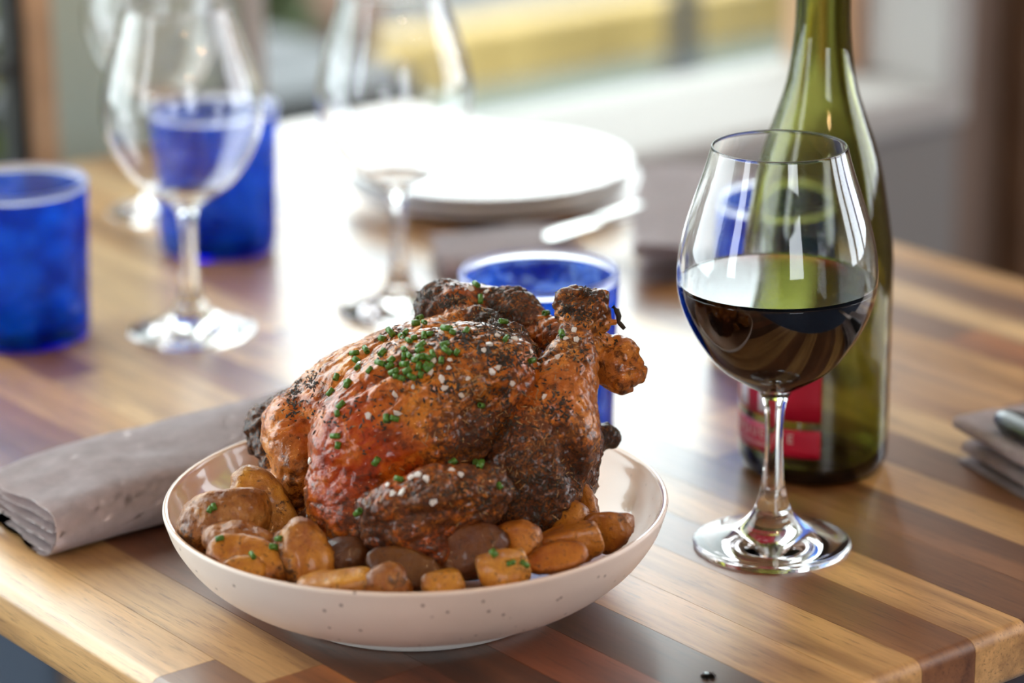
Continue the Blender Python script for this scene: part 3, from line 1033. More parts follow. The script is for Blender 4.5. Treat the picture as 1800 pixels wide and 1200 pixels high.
def mesh_from(V, Q, name):
    me = bpy.data.meshes.new(name)
    me.vertices.add(len(V)); me.vertices.foreach_set('co', V.astype(np.float32).ravel())
    me.loops.add(len(Q) * 4); me.loops.foreach_set('vertex_index', Q.astype(np.int32).ravel())
    me.polygons.add(len(Q)); me.polygons.foreach_set('loop_start', np.arange(0, len(Q) * 4, 4, dtype=np.int32))
    me.update(calc_edges=True)
    me.validate()
    return me


def vnormals(me):
    n = np.zeros(len(me.vertices) * 3, np.float32)
    me.vertices.foreach_get('normal', n)
    return n.reshape(-1, 3).astype(float)


def paint(me, rgb):
    ca = me.color_attributes.new('roast', 'FLOAT_COLOR', 'POINT')
    d = np.ones((len(me.vertices), 4), np.float32)
    d[:, :3] = rgb
    ca.data.foreach_set('color', d.ravel())


# ------------------------------------------------------------------ the chicken (local axes: x across the view, y away, z up; millimetres while modelling)
BIRD = BOWL.copy()
INV = np.array(RY.inverted())
D0 = 1.245


def Q(px, py, d):
    """chicken-space point (mm): pixel of the photograph and depth in mm behind the bird's middle"""
    w = deep(px, py, D0 + d / 1000.0) - BIRD
    return INV @ np.array(w) * 1000.0


def unit(v):
    v = np.array(v, float)
    return v / np.linalg.norm(v)


AU = INV @ np.array(C_U); AF = INV @ np.array(C_F); AR = INV @ np.array(C_R)


def axes(a, b):
    """axes of an ellipsoid lying along a -> b: long axis, across in the picture, towards depth"""
    x = unit(np.array(b) - np.array(a))
    z = unit(AF - x * (AF @ x))
    y = np.cross(z, x)
    return [x, y, z]


B_near = (Q(747, 722, -20), axes(Q(562, 812, -20), Q(937, 627, -14)), (53, 32.5, 35))
B_far = (Q(690, 692, 24), axes(Q(480, 790, 20), Q(907, 590, 26)), (59, 28.5, 33))


def body_sdf(P):
    f = ell(P, *B_near)
    f = smin(f, ell(P, Q(862, 680, -32), axes(Q(820, 740, -32), Q(905, 630, -28)), (22, 15, 18)), 6)
    f = smin(f, ell(P, Q(790, 765, -34), axes(Q(760, 800, -34), Q(830, 720, -34)), (22, 16, 19)), 7)
    f = smin(f, ell(P, Q(650, 800, -34), axes(Q(600, 760, -34), Q(690, 850, -34)), (26, 20, 17)), 7)
    f2 = ell(P, *B_far)
    # neck end of the far side, swelling down towards the bowl
    f2 = smin(f2, ell(P, Q(520, 790, 10), axes(Q(500, 740, 14), Q(535, 860, 2)), (26, 12, 18)), 6)
    f = smin(f, f2, 2.2)
    core = ell(P, Q(790, 830, 10), axes(Q(600, 860, 10), Q(1000, 800, 10)), (58, 36, 43))
    f = smin(f, core, 5)
    rear = ell(P, Q(985, 818, 14), axes(Q(965, 920, 12), Q(1000, 720, 14)), (34, 17, 34))
    f = smin(f, rear, 8)
    # rounded lip of the breast over the vent
    lip = ell(P, Q(908, 618, 2), axes(Q(868, 585, 10), Q(937, 650, -6)), (17, 8, 16))
    f = smin(f, lip, 3)
    crust_ = rcone(P, Q(800, 562, 24), Q(868, 566, 16), 6, 5)
    f = smin(f, crust_, 3)
    # belly skin draped from the breast down to the left front
    drape = rcone(P, Q(582, 830, -36), Q(612, 930, -40), 6.5, 6.5)
    f = smin(f, drape, 5)
    f = smin(f, rcone(P, Q(612, 930, -40), Q(690, 985, -46), 7.5, 9), 7)
    front = ell(P, Q(665, 905, -34), axes(Q(600, 860, -30), Q(770, 960, -38)), (36, 22, 18))
    f = smin(f, front, 6)
    # ragged neck pieces behind
    f = smin(f, rcone(P, Q(512, 850, 6), Q(540, 905, 2), 9, 8), 5)
    f = smin(f, rcone(P, Q(565, 915, -16), Q(600, 965, -20), 8, 9), 4)
    hole = rcone(P, Q(552, 850, -24), Q(562, 905, -26), 9, 7)
    f = -smin(-f, hole, 3)
    # folds pinched along the near breast, and the crease before the thigh
    for a_, b_, r_ in (((600, 700, -44), (700, 640, -44), 1.6), ((640, 730, -54), (760, 655, -50), 1.2), ((872, 702, -50), (828, 735, -56), 5), ((828, 735, -56), (826, 800, -58), 5)):
        f = -smin(-f, rcone(P, Q(*a_), Q(*b_), r_, r_), 5)
    return f


def leg_sdf(P):
    th = ell(P, Q(942, 802, -26), axes(Q(905, 900, -30), Q(990, 680, -22)), (39, 24, 21))
    up = rcone(P, Q(962, 750, -26), Q(1006, 628, -14), 19, 9.5)
    f = smin(th, up, 8)
    calf = ell(P, Q(985, 690, -20), axes(Q(950, 760, -22), Q(1014, 610, -14)), (25, 14.5, 15))
    f = smin(f, calf, 5)
    f = smin(f, rcone(P, Q(1004, 628, -14), Q(1020, 575, -6), 8.0, 7.0), 5)
    f = smin(f, rcone(P, Q(905, 880, -24), Q(988, 876, -2), 13, 12), 7)
    # the hollow between the shin muscle and the thigh
    f = -smin(-f, rcone(P, Q(968, 715, -50), Q(1020, 850, -36), 3.0, 4.0), 7)
    f = -smin(-f, rcone(P, Q(930, 700, -50), Q(960, 820, -54), 1.5, 2.5), 6)
    return f


def knuckle_sdf(P):
    f = rcone(P, Q(1012, 596, -8), Q(1022, 556, -3), 7.6, 8.2)
    for x, y, d, a, b, c in ((1006, 534, -4, 8, 5.5, 7), (1044, 540, -2, 8.5, 5.5, 7), (1052, 556, 0, 6, 5, 6), (1012, 553, -4, 9, 6, 7), (1028, 548, -2, 9, 8, 8)):
        f = smin(f, ell(P, Q(x, y, d), axes(Q(x - 12, y + 14, d), Q(x + 8, y - 16, d)), (a, b, c)), 2.5)
    f = smin(f, rcone(P, Q(1030, 572, -4), Q(1060, 568, 0), 4, 2.2), 3)
    return f


def farleg_sdf(P):
    f = rcone(P, Q(785, 546, 42), Q(900, 556, 36), 12.5, 11)
    f = smin(f, rcone(P, Q(900, 556, 36), Q(968, 588, 20), 11, 6.5), 8)
    f = smin(f, rcone(P, Q(762, 548, 36), Q(800, 532, 32), 6, 7), 5)
    f = smin(f, ell(P, Q(845, 600, 46), axes(Q(760, 560, 46), Q(940, 640, 42)), (30, 20, 22)), 8)
    f = smin(f, rcone(P, Q(968, 588, 20), Q(1035, 598, 6), 5.5, 6), 5)
    f = -smin(-f, rcone(P, Q(830, 552, 20), Q(935, 572, 16), 2, 2), 5)
    return f


def farfoot_sdf(P):
    f = rcone(P, Q(1022, 600, 6), Q(1070, 628, 3), 8.5, 8.5)
    for x, y, d, a, b, c in ((1098, 628, 2, 9, 5.5, 7), (1086, 658, 2, 8, 7, 7), (1108, 650, 2, 6, 5, 6), (1062, 650, 4, 9, 7, 7), (1046, 615, 4, 8, 8, 8), (1096, 612, 2, 6, 4, 5)):
        f = smin(f, ell(P, Q(x, y, d), axes(Q(x - 14, y - 10, d), Q(x + 12, y + 12, d)), (a, b, c)), 2.5)
    f = -smin(-f, rcone(P, Q(1062, 615, -6), Q(1078, 600, -4), 3, 3), 4)
    return f


def wing_sdf(P):
    f = rcone(P, Q(672, 898, -56), Q(760, 868, -62), 9.5, 12)
    f = smin(f, rcone(P, Q(760, 868, -62), Q(852, 858, -56), 12, 10.5), 4)
    f = smin(f, ell(P, Q(845, 872, -56), axes(Q(800, 880, -56), Q(880, 862, -54)), (12, 9, 10)), 3)
    f = smin(f, ell(P, Q(700, 880, -62), axes(Q(660, 900, -60), Q(740, 868, -62)), (13, 8, 9)), 3)
    f = smin(f, rcone(P, Q(858, 884, -52), Q(720, 930, -60), 8, 9), 3)
    f = smin(f, rcone(P, Q(655, 900, -52), Q(648, 912, -50), 8, 6), 3)
    f = smin(f, rcone(P, Q(668, 935, -54), Q(768, 976, -58), 8.5, 5.5), 4)
    f = smin(f, ell(P, Q(745, 955, -58), axes(Q(720, 945, -58), Q(775, 970, -58)), (11, 6, 8)), 3)
    f = -smin(-f, rcone(P, Q(690, 918, -72), Q(860, 880, -68), 1.5, 1.5), 5)
    return f


def farwing_sdf(P):
    f = rcone(P, Q(520, 720, 34), Q(468, 742, 40), 10, 7.5)
    f = smin(f, rcone(P, Q(464, 748, 38), Q(482, 835, 26), 6.5, 5), 5)
    f = smin(f, rcone(P, Q(458, 745, 42), Q(452, 785, 40), 5.5, 3.5), 4)
    return f


def tail_sdf(P):
    f = rcone(P, Q(1010, 785, 22), Q(1064, 762, 30), 10, 4.6)
    f = smin(f, rcone(P, Q(1060, 764, 30), Q(1074, 768, 32), 4.8, 4.0), 3)
    return f


bird = empty('roast_chicken', BIRD, YAW)
tag(bird, 'whole herb crusted roast chicken sitting in the beige bowl', 'chicken')
# browning of the bird by place: (point, reach mm, char, red, pale)
ZONES = [(Q(650, 905, -56), 13, 1.1, 0, 0), (Q(770, 975, -60), 18, .4, .8, 0), (Q(455, 760, 40), 20, .85, .1, 0), (Q(1068, 765, 30), 16, .9, 0, 0),
         (Q(1025, 540, -4), 13, .58, 0, 0), (Q(1100, 655, 2), 14, .22, .15, .2), (Q(755, 530, 40), 14, .95, 0, 0), (Q(690, 800, -50), 24, .0, 1.0, 0), (Q(620, 785, -46), 18, .0, 1.0, 0),
         (Q(600, 850, -40), 14, .1, .9, 0), (Q(590, 720, -24), 18, .15, .5, 0), (Q(505, 800, 0), 18, .05, .25, .5), (Q(540, 730, 0), 16, 0, .7, .0), (Q(640, 650, 6), 18, 0, 0, .5), (Q(570, 690, 16), 16, .25, 0, .2),
         (Q(800, 760, -52), 16, .6, .1, 0), (Q(740, 720, -56), 16, .05, 0, .25), (Q(880, 690, -34), 16, .25, 0, .2), (Q(880, 620, -10), 18, .65, 0, 0), (Q(880, 575, 12), 14, .9, 0, 0), (Q(800, 640, -30), 20, .3, 0, .1), (Q(720, 600, 10), 18, .2, .1, .2),
         (Q(920, 860, -48), 28, .8, .1, 0), (Q(870, 790, -48), 18, .65, .2, 0), (Q(980, 820, -40), 22, .62, .15, 0), (Q(1015, 690, -30), 17, .0, .45, .5), (Q(1025, 750, -20), 16, .1, .2, .6), (Q(950, 680, -40), 16, .1, .7, .1), (Q(900, 740, -46), 16, .35, .5, 0),
         (Q(1010, 860, 0), 18, .7, .2, 0), (Q(700, 960, -44), 22, .5, .7, 0), (Q(560, 890, -20), 14, .5, 0, .3), (Q(545, 850, -10), 12, .35, 0, .3), (Q(585, 940, -20), 12, .75, 0, .2), (Q(640, 900, -46), 18, .15, .85, 0),
         (Q(760, 880, -72), 16, .6, .2, 0), (Q(830, 870, -64), 14, .25, .3, .25), (Q(1065, 605, 0), 16, .05, .1, .6), (Q(1000, 620, -20), 12, .45, 0, .2), (Q(880, 550, 30), 16, .7, .2, 0), (Q(940, 590, 16), 12, .15, .7, .2), (Q(820, 530, 32), 12, .05, .8, .1)]


BI = np.array([(r * 1000, z * 1000) for r, z in b_int])[::-1]


def keep_in_bowl(V, off=(0, 0, 0)):
    """food lies on the glaze: nothing sinks through the wall of the bowl (mm)"""
    W = V + np.array(off)
    r = np.hypot(W[:, 0], W[:, 1])
    zmax = BI[-1, 1]
    zf = np.interp(r, BI[:, 0], BI[:, 1])
    rmax = np.interp(np.minimum(W[:, 2], zmax), BI[:, 1], BI[:, 0]) - 0.6
    W[:, 2] = np.where((r < 84) & (W[:, 2] < zf + 0.5), zf + 0.5, W[:, 2])
    k = np.where((W[:, 2] < zmax + 1) & (r >= 84) & (r > rmax), rmax / np.maximum(r, 1e-6), 1.0)
    W[:, 0] *= k; W[:, 1] *= k
    return W - np.array(off)


def bird_part(name, fn, pts, pad, h, amp, seed, label=None):
    lo = np.min(pts, 0) - pad; hi = np.max(pts, 0) + pad
    S, org = grid_eval(fn, lo, hi, h)
    V, F = surface_nets(S, org, h)
    me = mesh_from(V / 1000.0, F, name)
    N = vnormals(me)
    # skin: soft swellings, drawn wrinkles along the breast, fine grit
    along = B_near[1][0]
    Vs = V - np.outer(V @ along, along) * 0.72
    W = np.full((len(V), 1), 0.12); C = np.tile(np.array([[0.2, 0.06, 0.1]]) * 0.12, (len(V), 1))
    for p, r, a, b, c in ZONES:
        w = np.exp(-((V - p) ** 2).sum(1) / (r * r) * 1.2)[:, None]
        W += w; C += w * np.array([[a, b, c]])
    C = np.clip(C / W, 0, 1.2)
    grit = 0.35 + 0.9 * np.clip(C[:, 0], 0, 1)
    lump = np.abs(fbm(V + 1.5 * N, 1 / 4.6, 2, seed + 11))
    d = amp * (1.0 * fbm(V, 1 / 15.0, 2, seed) + 0.55 * fbm(Vs, 1 / 7.0, 2, seed + 5) - 1.0 * np.exp(-(fbm(Vs, 1 / 6.5, 2, seed + 3) / 0.15) ** 2) + 0.25 + 0.75 * grit * fbm(V, 1 / 2.7, 2, seed + 7) + 0.8 * grit * lump)
    d *= np.clip(1.0 - 0.40 * np.clip(C[:, 1], 0, 1), 0, 1)
    V2 = V + N * d[:, None]
    V2 = keep_in_bowl(V2)
    me.vertices.foreach_set('co', (V2 / 1000.0).astype(np.float32).ravel())
    paint(me, C)
    o = link_mesh(name, me, M['chicken'], bird)
    if label: o['label'] = label
    return o


parts = []
parts.append(bird_part('chicken_body', body_sdf, [Q(455, 560, 70), Q(1045, 1000, -75), Q(700, 500, 70), Q(900, 520, 60), Q(700, 1010, 60)], 16, 1.05, 1.25, 1))
parts.append(bird_part('drumstick', leg_sdf, [Q(830, 600, -60), Q(1060, 940, 30), Q(860, 930, -60), Q(1050, 550, 20)], 10, 1.0, 1.05, 21, 'near leg with glossy reddish skin'))
parts.append(bird_part('knuckle', knuckle_sdf, [Q(990, 505, -20), Q(1075, 620, 15)], 8, 0.75, 1.5, 31, 'bare brown knuckle end of the near leg'))
parts.append(bird_part('drumstick', farleg_sdf, [Q(740, 500, 20), Q(1060, 660, 74), Q(740, 660, 74), Q(1060, 600, -10)], 10, 1.0, 1.15, 41, 'far leg lying along the top of the bird'))
parts.append(bird_part('knuckle', farfoot_sdf, [Q(1015, 575, -12), Q(1125, 690, 18)], 8, 0.75, 1.5, 51, 'crossed knuckle end of the far leg'))
parts.append(bird_part('wing', wing_sdf, [Q(620, 820, -90), Q(900, 1010, -30)], 14, 0.85, 1.3, 61, 'folded near wing with a charred elbow'))
parts.append(bird_part('wing', farwing_sdf, [Q(440, 700, 20), Q(540, 860, 55)], 12, 0.9, 1.1, 71, 'blackened far wing'))
parts.append(bird_part('tail', tail_sdf, [Q(990, 740, 10), Q(1085, 810, 45)], 8, 0.9, 0.6, 81, 'dark charred tail'))


def tube(pts, radii, seg=8):
    bm = bmesh.new()
    P = [Vector(p) for p in pts]
    rings = []
    for i, p in enumerate(P):
        d = (P[min(i + 1, len(P) - 1)] - P[max(i - 1, 0)]).normalized()
        a = d.orthogonal().normalized(); b = d.cross(a)
        rings.append([bm.verts.new(p + (a * math.cos(2 * math.pi * k / seg) + b * math.sin(2 * math.pi * k / seg)) * radii[i]) for k in range(seg)])
    for r0, r1 in zip(rings, rings[1:]):
        for k in range(seg):
            bm.faces.new((r0[k], r0[(k + 1) % seg], r1[(k + 1) % seg], r1[k]))
    bm.faces.new(rings[0][::-1]); bm.faces.new(rings[-1])
    bmesh.ops.recalc_face_normals(bm, faces=bm.faces)
    return bm


tend = [Q(x, y, d) / 1000 for x, y, d in ((1052, 572, 0), (1072, 566, 0), (1084, 566, 0))]
o = link_mesh('tendon', mesh_of(tube(tend, [0.0024, 0.0016, 0.0012])), M['chicken'], bird)
curl = [Q(x, y, 0) / 1000 for x, y in ((1077, 538), (1084, 545), (1088, 556), (1087, 565), (1092, 571), (1098, 578))]
o = link_mesh('charred_tendon', mesh_of(tube(curl, [0.0010, 0.0013, 0.0012, 0.0010, 0.0011, 0.0009])), M['herb_dark'], bird)
o['label'] = 'black curled tendon at the leg end'

for a_, b_ in ((2, 1), (4, 3)):
    parts[a_].parent = parts[b_]
o.parent = parts[1]

# ------------------------------------------------------------------ potatoes
def potato(px, py, d, r, rot, cuts, label, tint=(1, 1, 1), char=(), seed=0, h=1.1, bend=0.0, name='roast_potato', amp=1.0):
    """r: radii mm along (long, across, depth); rot: degrees in the picture; cuts: (direction as (x, up, away), distance mm)"""
    c = Q(px, py, d)
    a = math.radians(rot)
    X = unit(AR * math.cos(a) + AU * math.sin(a))
    Y = unit(-AR * math.sin(a) + AU * math.cos(a))
    ax = [X, Y, AF]
    R = max(r) + 5

    def fn(P):
        q = P @ np.array(ax).T
        if bend:
            q = q.copy(); q[:, 1] += bend * q[:, 0] ** 2
        f = ell(q, np.zeros(3), np.eye(3), r)
        f = f + 0.8 * amp * noise3(P, 1 / 11.0, seed + 3)
        for n, k in cuts:
            n = unit(n)
            f = -smin(-f, -(q @ n - k), 1.6)
        return f
    S, org = grid_eval(fn, -np.ones(3) * R, np.ones(3) * R, h)
    V, F = surface_nets(S, org, h)
    me = mesh_from(V / 1000.0, F, name)
    N = vnormals(me)
    q = V @ np.array(ax).T
    flesh = np.zeros(len(V))
    for n, k in cuts:
        flesh = np.maximum(flesh, np.clip((q @ unit(n) - k + 1.4) / 1.0, 0, 1))
    dd = amp * (0.6 * fbm(V, 1 / 6.0, 2, seed) + 0.6 * (1 - flesh) * np.abs(fbm(V, 1 / 3.4, 2, seed + 5)) - 0.5 * (1 - flesh) * np.exp(-(fbm(V @ np.diag([0.5, 1, 1.4]), 1 / 5.0, 2, seed + 9) / 0.12) ** 2))
    V2 = keep_in_bowl(V + N * dd[:, None], c)
    me.vertices.foreach_set('co', (V2 / 1000.0).astype(np.float32).ravel())
    ch = 0.05 + 0.25 * np.clip(fbm(V, 1 / 9.0, 2, seed + 21) - 0.1, 0, 1)
    for (qx, qy, rr, s) in char:
        ch += s * np.exp(-((q[:, 0] - qx) ** 2 + (q[:, 1] - qy) ** 2) / rr ** 2)
    paint(me, np.stack([ch, flesh, flesh * 0], 1))
    w = BIRD + RY @ Vector(c / 1000.0)
    o = link_mesh(name, me, M['potato'], None, w, YAW)
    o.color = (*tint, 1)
    tag(o, label, 'potato', 'roast potatoes in the bowl')
    parts.append(o)
    return o


F_ = ((0, 0, -1), 7)
potato(394, 915, -30, (22, 16, 14), 28, [((0.35, .9, .2), 12)], 'golden potato with a dark tip at the left of the bowl', (1.0, .95, .8), [(-20, -2, 7, .8)], 1)
potato(468, 912, -14, (25, 13, 15), 115, [((.1, -.3, -1), 9)], 'large yellow potato wedge standing behind the dark tipped one', (1.05, 1.1, .85), [], 2)
potato(470, 862, 10, (13, 9, 10), 20, [], 'small brown potato against the far left of the bowl', (.85, .8, .8), [], 3)
potato(425, 958, -46, (17, 10, 12), -12, [], 'pale skinned potato lying under the dark tipped one', (1.05, 1.0, .9), [], 4)
potato(438, 985, -56, (19, 11, 13), -20, [((-.2, .6, -1), 8)], 'wrinkled orange potato half at the left rim', (1.05, .95, .7), [], 5)
potato(428, 1003, -66, (10, 7, 8), 10, [((.2, .3, -1), 4)], 'small yellow potato wedge touching the left front rim', (1.15, 1.15, .9), [], 6)
potato(498, 965, -48, (9, 8, 8), 60, [], 'crumbly grey brown potato scrap with chives on it', (1.0, .95, .95), [], 7, amp=1.6)
potato(541, 985, -58, (19, 11.5, 12), 108, [((0, -.3, -1), 8)], 'upright orange fingerling potato at the front left', (1.05, .98, .75), [(-3, 10, 5, .5)], 8)
potato(532, 942, -40, (8, 6, 7), 40, [], 'small grey potato end behind the upright fingerling', (.55, .6, .62), [], 9)
potato(590, 1024, -78, (17, 7, 9), 6, [((0, 1, -.4), 4)], 'flat pale yellow potato slice on the front rim', (1.15, 1.2, 1.1), [], 10)
potato(683, 1018, -80, (11, 7, 6), -10, [], 'curled potato peel at the middle of the front rim', (.95, .85, .7), [(4, 0, 5, .3)], 11, bend=0.04)
potato(780, 1022, -80, (10, 7.5, 8), 4, [((0, 1, 0), 4.5), ((0, 0, -1), 5), ((1, .3, 0), 7.5)], 'yellow potato block in the front middle under the wing', (1.05, 1.05, .7), [], 12)
potato(882, 994, -72, (14, 11, 10), 10, [((0, 1, .2), 6), ((0.1, -.2, -1), 6), ((-1, 0, 0), 10.5), ((1, 0.2, 0), 11)], 'pale potato cube with chives on the right front', (1.25, 1.3, 1.35), [], 13)
potato(905, 956, -54, (12.5, 9, 11), 25, [((-.3, .2, -1), 5)], 'rounded orange potato half behind the pale cube', (1.1, .92, .7), [], 14)
potato(1003, 952, -48, (17, 10, 11), 14, [((0, 1, -.2), 6), ((.1, -.3, -1), 6.5), ((1, .1, 0), 13)], 'large tan potato wedge at the right of the bowl', (1.0, .85, .7), [], 15)
potato(1068, 926, -34, (12, 10.5, 10), 35, [((.5, .7, .2), 5.5), ((-.4, 0, -1), 6)], 'brown potato chunk closest to the right rim', (.85, .72, .6), [], 16)
potato(978, 920, -30, (15, 9, 10), 22, [((-.2, .5, -1), 5)], 'potato wedge half hidden under the chicken thigh', (.95, .85, .6), [], 17)
potato(1022, 890, -8, (14, 7, 8), 110, [((.3, .2, -1), 4.5)], 'slim potato wedge leaning upright behind the thigh', (.95, .82, .6), [], 18)
potato(975, 982, -64, (14, 6.5, 9), 12, [((0, .6, -1), 4)], 'low reddish potato slice in front of the tan wedge', (.95, .72, .55), [], 19)
potato(830, 968, -58, (16, 12, 11), 20, [((-.2, .3, -1), 7)], 'potato darkened by painted shade between wing and pale cube', (.3, .2, .14), [], 20)  # the dark tint holds the shade between wing and cube
potato(710, 998, -66, (17, 9, 9), -15, [((0, .4, -1), 4)], 'dark translucent potato slice painted darker for the shade below the wing', (.28, .22, .14), [], 21)  # tint: a dark slice, with the shade under the wing painted in
potato(600, 985, -52, (13, 10, 10), 30, [], 'potato darkened by painted shade beside the upright fingerling', (.28, .2, .15), [], 22)  # shade beside the fingerling is put into the tint

# ------------------------------------------------------------------ herbs, chives, salt: laid on what is there
dg = bpy.context.evaluated_depsgraph_get()
dg.update()
VV, FF, own = [], [], []
base = 0
for o in parts:
    me = o.data
    Mw = np.array(o.matrix_world)
    n = len(me.vertices)
    v = np.zeros(n * 3, np.float32); me.vertices.foreach_get('co', v)
    VV.append(v.reshape(-1, 3) @ Mw[:3, :3].T + Mw[:3, 3])
    f = np.zeros(len(me.loops), np.int32); me.loops.foreach_get('vertex_index', f)
    FF.append(f.reshape(-1, 4) + base)
    base += n
VV = np.concatenate(VV); FF = np.concatenate(FF)
TREE = BVHTree.FromPolygons([tuple(v) for v in VV], [tuple(f) for f in FF])


PART_OF = np.concatenate([np.full(len(o.data.polygons), i) for i, o in enumerate(parts)])
N_BIRD = 8


def on_food(px, py, only_bird=False):
    d = sight(px, py).normalized()
    hit = TREE.ray_cast(CAM, d)
    if hit[0] is None:
        return None
    n = hit[1]
    if n.dot(d) > 0: n = -n
    k = int(PART_OF[hit[2]])
    if only_bird and k >= N_BIRD:
        return None
    LAST[0] = k
    return hit[0], n


LAST = [0]
PLACE = ['breast of the roast chicken', 'near leg of the roast chicken', 'near knuckle of the roast chicken', 'far leg at the top of the chicken', 'far knuckle of the roast chicken', 'folded near wing of the chicken', 'far wing of the chicken', 'tail of the chicken']


def place():
    k = LAST[0]
    return PLACE[k] if k < N_BIRD else parts[k]['label'].split(' at ')[0].split(' on ')[0].split(' with ')[0].split(' behind ')[0].split(' against ')[0]


def crop(pts, x0, y0, s):
    return [(x0 + p[0] / s, y0 + p[1] / s) for p in pts]


CHIVES = crop([(1292, 122), (1335, 255), (755, 445), (715, 495), (797, 487), (480, 570), (398, 628), (585, 622), (622, 582), (650, 660), (702, 628), (800, 612), (850, 590), (1015, 540), (1065, 573),
               (1195, 557), (1578, 640), (765, 705), (605, 745), (748, 745), (988, 692), (1008, 750), (1105, 762), (400, 775), (240, 745), (130, 778), (148, 840), (165, 915), (280, 940), (382, 868),
               (485, 842), (468, 888), (660, 803), (610, 795), (715, 840), (760, 815), (828, 820), (872, 788), (952, 845), (745, 900), (805, 880), (845, 910), (762, 968), (635, 945), (615, 885),
               (510, 960), (520, 995), (580, 1018), (675, 995), (68, 1068)], 600, 480, 5.453)
CHIVES += crop([(740, 790), (822, 838), (700, 905), (775, 1000), (750, 1060), (1110, 1100), (1168, 1095)], 420, 480, 4.285)
CHIVES += crop([(733, 110), (755, 180), (1037, 297), (1205, 445), (912, 690), (1610, 310), (313, 885), (260, 955), (103, 1022)], 420, 740, 4.285)
CHIVES += crop([(655, 660), (270, 1000), (445, 375), (895, 470), (770, 315)], 780, 480, 4.285)
CHIVES += crop([(60, 290), (215, 295), (260, 318), (385, 462), (352, 925), (470, 990), (565, 1000)], 780, 740, 4.0)
CHIVES += crop([(285, 325), (328, 290), (380, 615)], 320, 840, 5.713)
SALT = crop([(880, 850, 2.2), (960, 1010, 1.6), (690, 1090, 1.4), (985, 1105), (515, 1165), (1150, 1170, 1.8), (955, 430, 1.5), (1035, 830), (1030, 910), (850, 948), (1375, 740), (1445, 950), (1505, 905),
             (960, 575), (170, 880), (1490, 600), (1420, 680), (1215, 1015), (1235, 155), (1340, 225), (1390, 180)], 600, 480, 5.453)
SALT += crop([(975, 1070), (1195, 1050), (905, 690)], 420, 480, 4.285)
SALT += crop([(535, 495), (305, 580), (350, 540), (365, 745), (410, 710), (985, 430), (920, 495), (1000, 505), (715, 690), (855, 635), (755, 930), (510, 830), (655, 590)], 780, 480, 4.285)
SALT += crop([(1120, 485), (1160, 545), (1460, 610), (1230, 535), (1300, 425), (1405, 435), (1355, 405), (1600, 370), (1665, 405), (540, 295)], 420, 740, 4.285)


def ring_piece(length, r, t):
    seg = 10
    bm = lathe([(r, -length / 2), (r, length / 2), (r - t, length / 2), (r - t, -length / 2)], seg, True)
    return mesh_of(bm, 'chive')


CH_ME = [ring_piece(l, r, 0.00045) for l, r in ((0.0036, 0.00115), (0.0042, 0.0012), (0.0028, 0.00125), (0.0034, 0.0013))]
for me in CH_ME:
    me.materials.append(M['chive'])
    me.polygons.foreach_set('use_smooth', [True] * len(me.polygons))


def lay(o, hit, lift, axis_mode, spin):
    p, n = hit
    t = n.orthogonal().normalized()
    t = (Matrix.Rotation(spin, 3, n) @ t).normalized()
    b = n.cross(t)
    if axis_mode == 'lying':
        m = Matrix((t, n, t.cross(n))).transposed()     # z of the piece lies in the skin
    else:
        m = Matrix((t, b, n)).transposed()
    o.matrix_world = Matrix.Translation(p + n * lift) @ m.to_4x4()


n_ch = 0
for (px, py) in CHIVES:
    hit = on_food(px, py)
    if hit is None:
        continue
    o = bpy.data.objects.new('chive_piece', CH_ME[n_ch % 4])
    COL.objects.link(o)
    lay(o, hit, 0.0009, 'lying', random.uniform(0, 6.28))
    s = random.uniform(0.85, 1.15)
    o.scale = (s, s, s)
    w_ = place()
    tag(o, 'chopped green chive ring lying on the ' + w_, 'chive', 'chive rings on the ' + w_)
    n_ch += 1


def flake(seed):
    r = random.Random(seed)
    bm = bmesh.new()
    n = r.choice((5, 6, 7))
    lo, hi = [], []
    for k in range(n):
        a = 2 * math.pi * k / n + r.uniform(-.25, .25)
        q = r.uniform(0.6, 1.25) * 0.0013
        lo.append(bm.verts.new((q * math.cos(a), q * math.sin(a) * 0.8, 0)))
        hi.append(bm.verts.new((q * .8 * math.cos(a), q * .8 * math.sin(a) * 0.8, 0.00025 + r.uniform(0, .0003))))
    bm.faces.new(lo[::-1]); bm.faces.new(hi)
    for k in range(n):
        bm.faces.new((lo[k], lo[(k + 1) % n], hi[(k + 1) % n], hi[k]))
    me = mesh_of(bm, 'salt_flake')
    me.materials.append(M['salt'])
    return me


SA_ME = [flake(k) for k in range(6)]
for i, s in enumerate(SALT):
    hit = on_food(s[0], s[1])
    if hit is None:
        continue
    o = bpy.data.objects.new('salt_flake', SA_ME[i % 6])
    COL.objects.link(o)
    lay(o, hit, 0.0002, 'flat', random.uniform(0, 6.28))
    o.matrix_world = o.matrix_world @ Matrix.Rotation(random.uniform(-.6, .6), 4, 'X')
    k = random.uniform(1.1, 1.8) * (s[2] if len(s) > 2 else 1.0) ** 0.6
    o.scale = (k, k, k)
    w_ = place()
    tag(o, 'white flake of sea salt lying on the ' + w_, 'salt', 'sea salt flakes on the ' + w_)

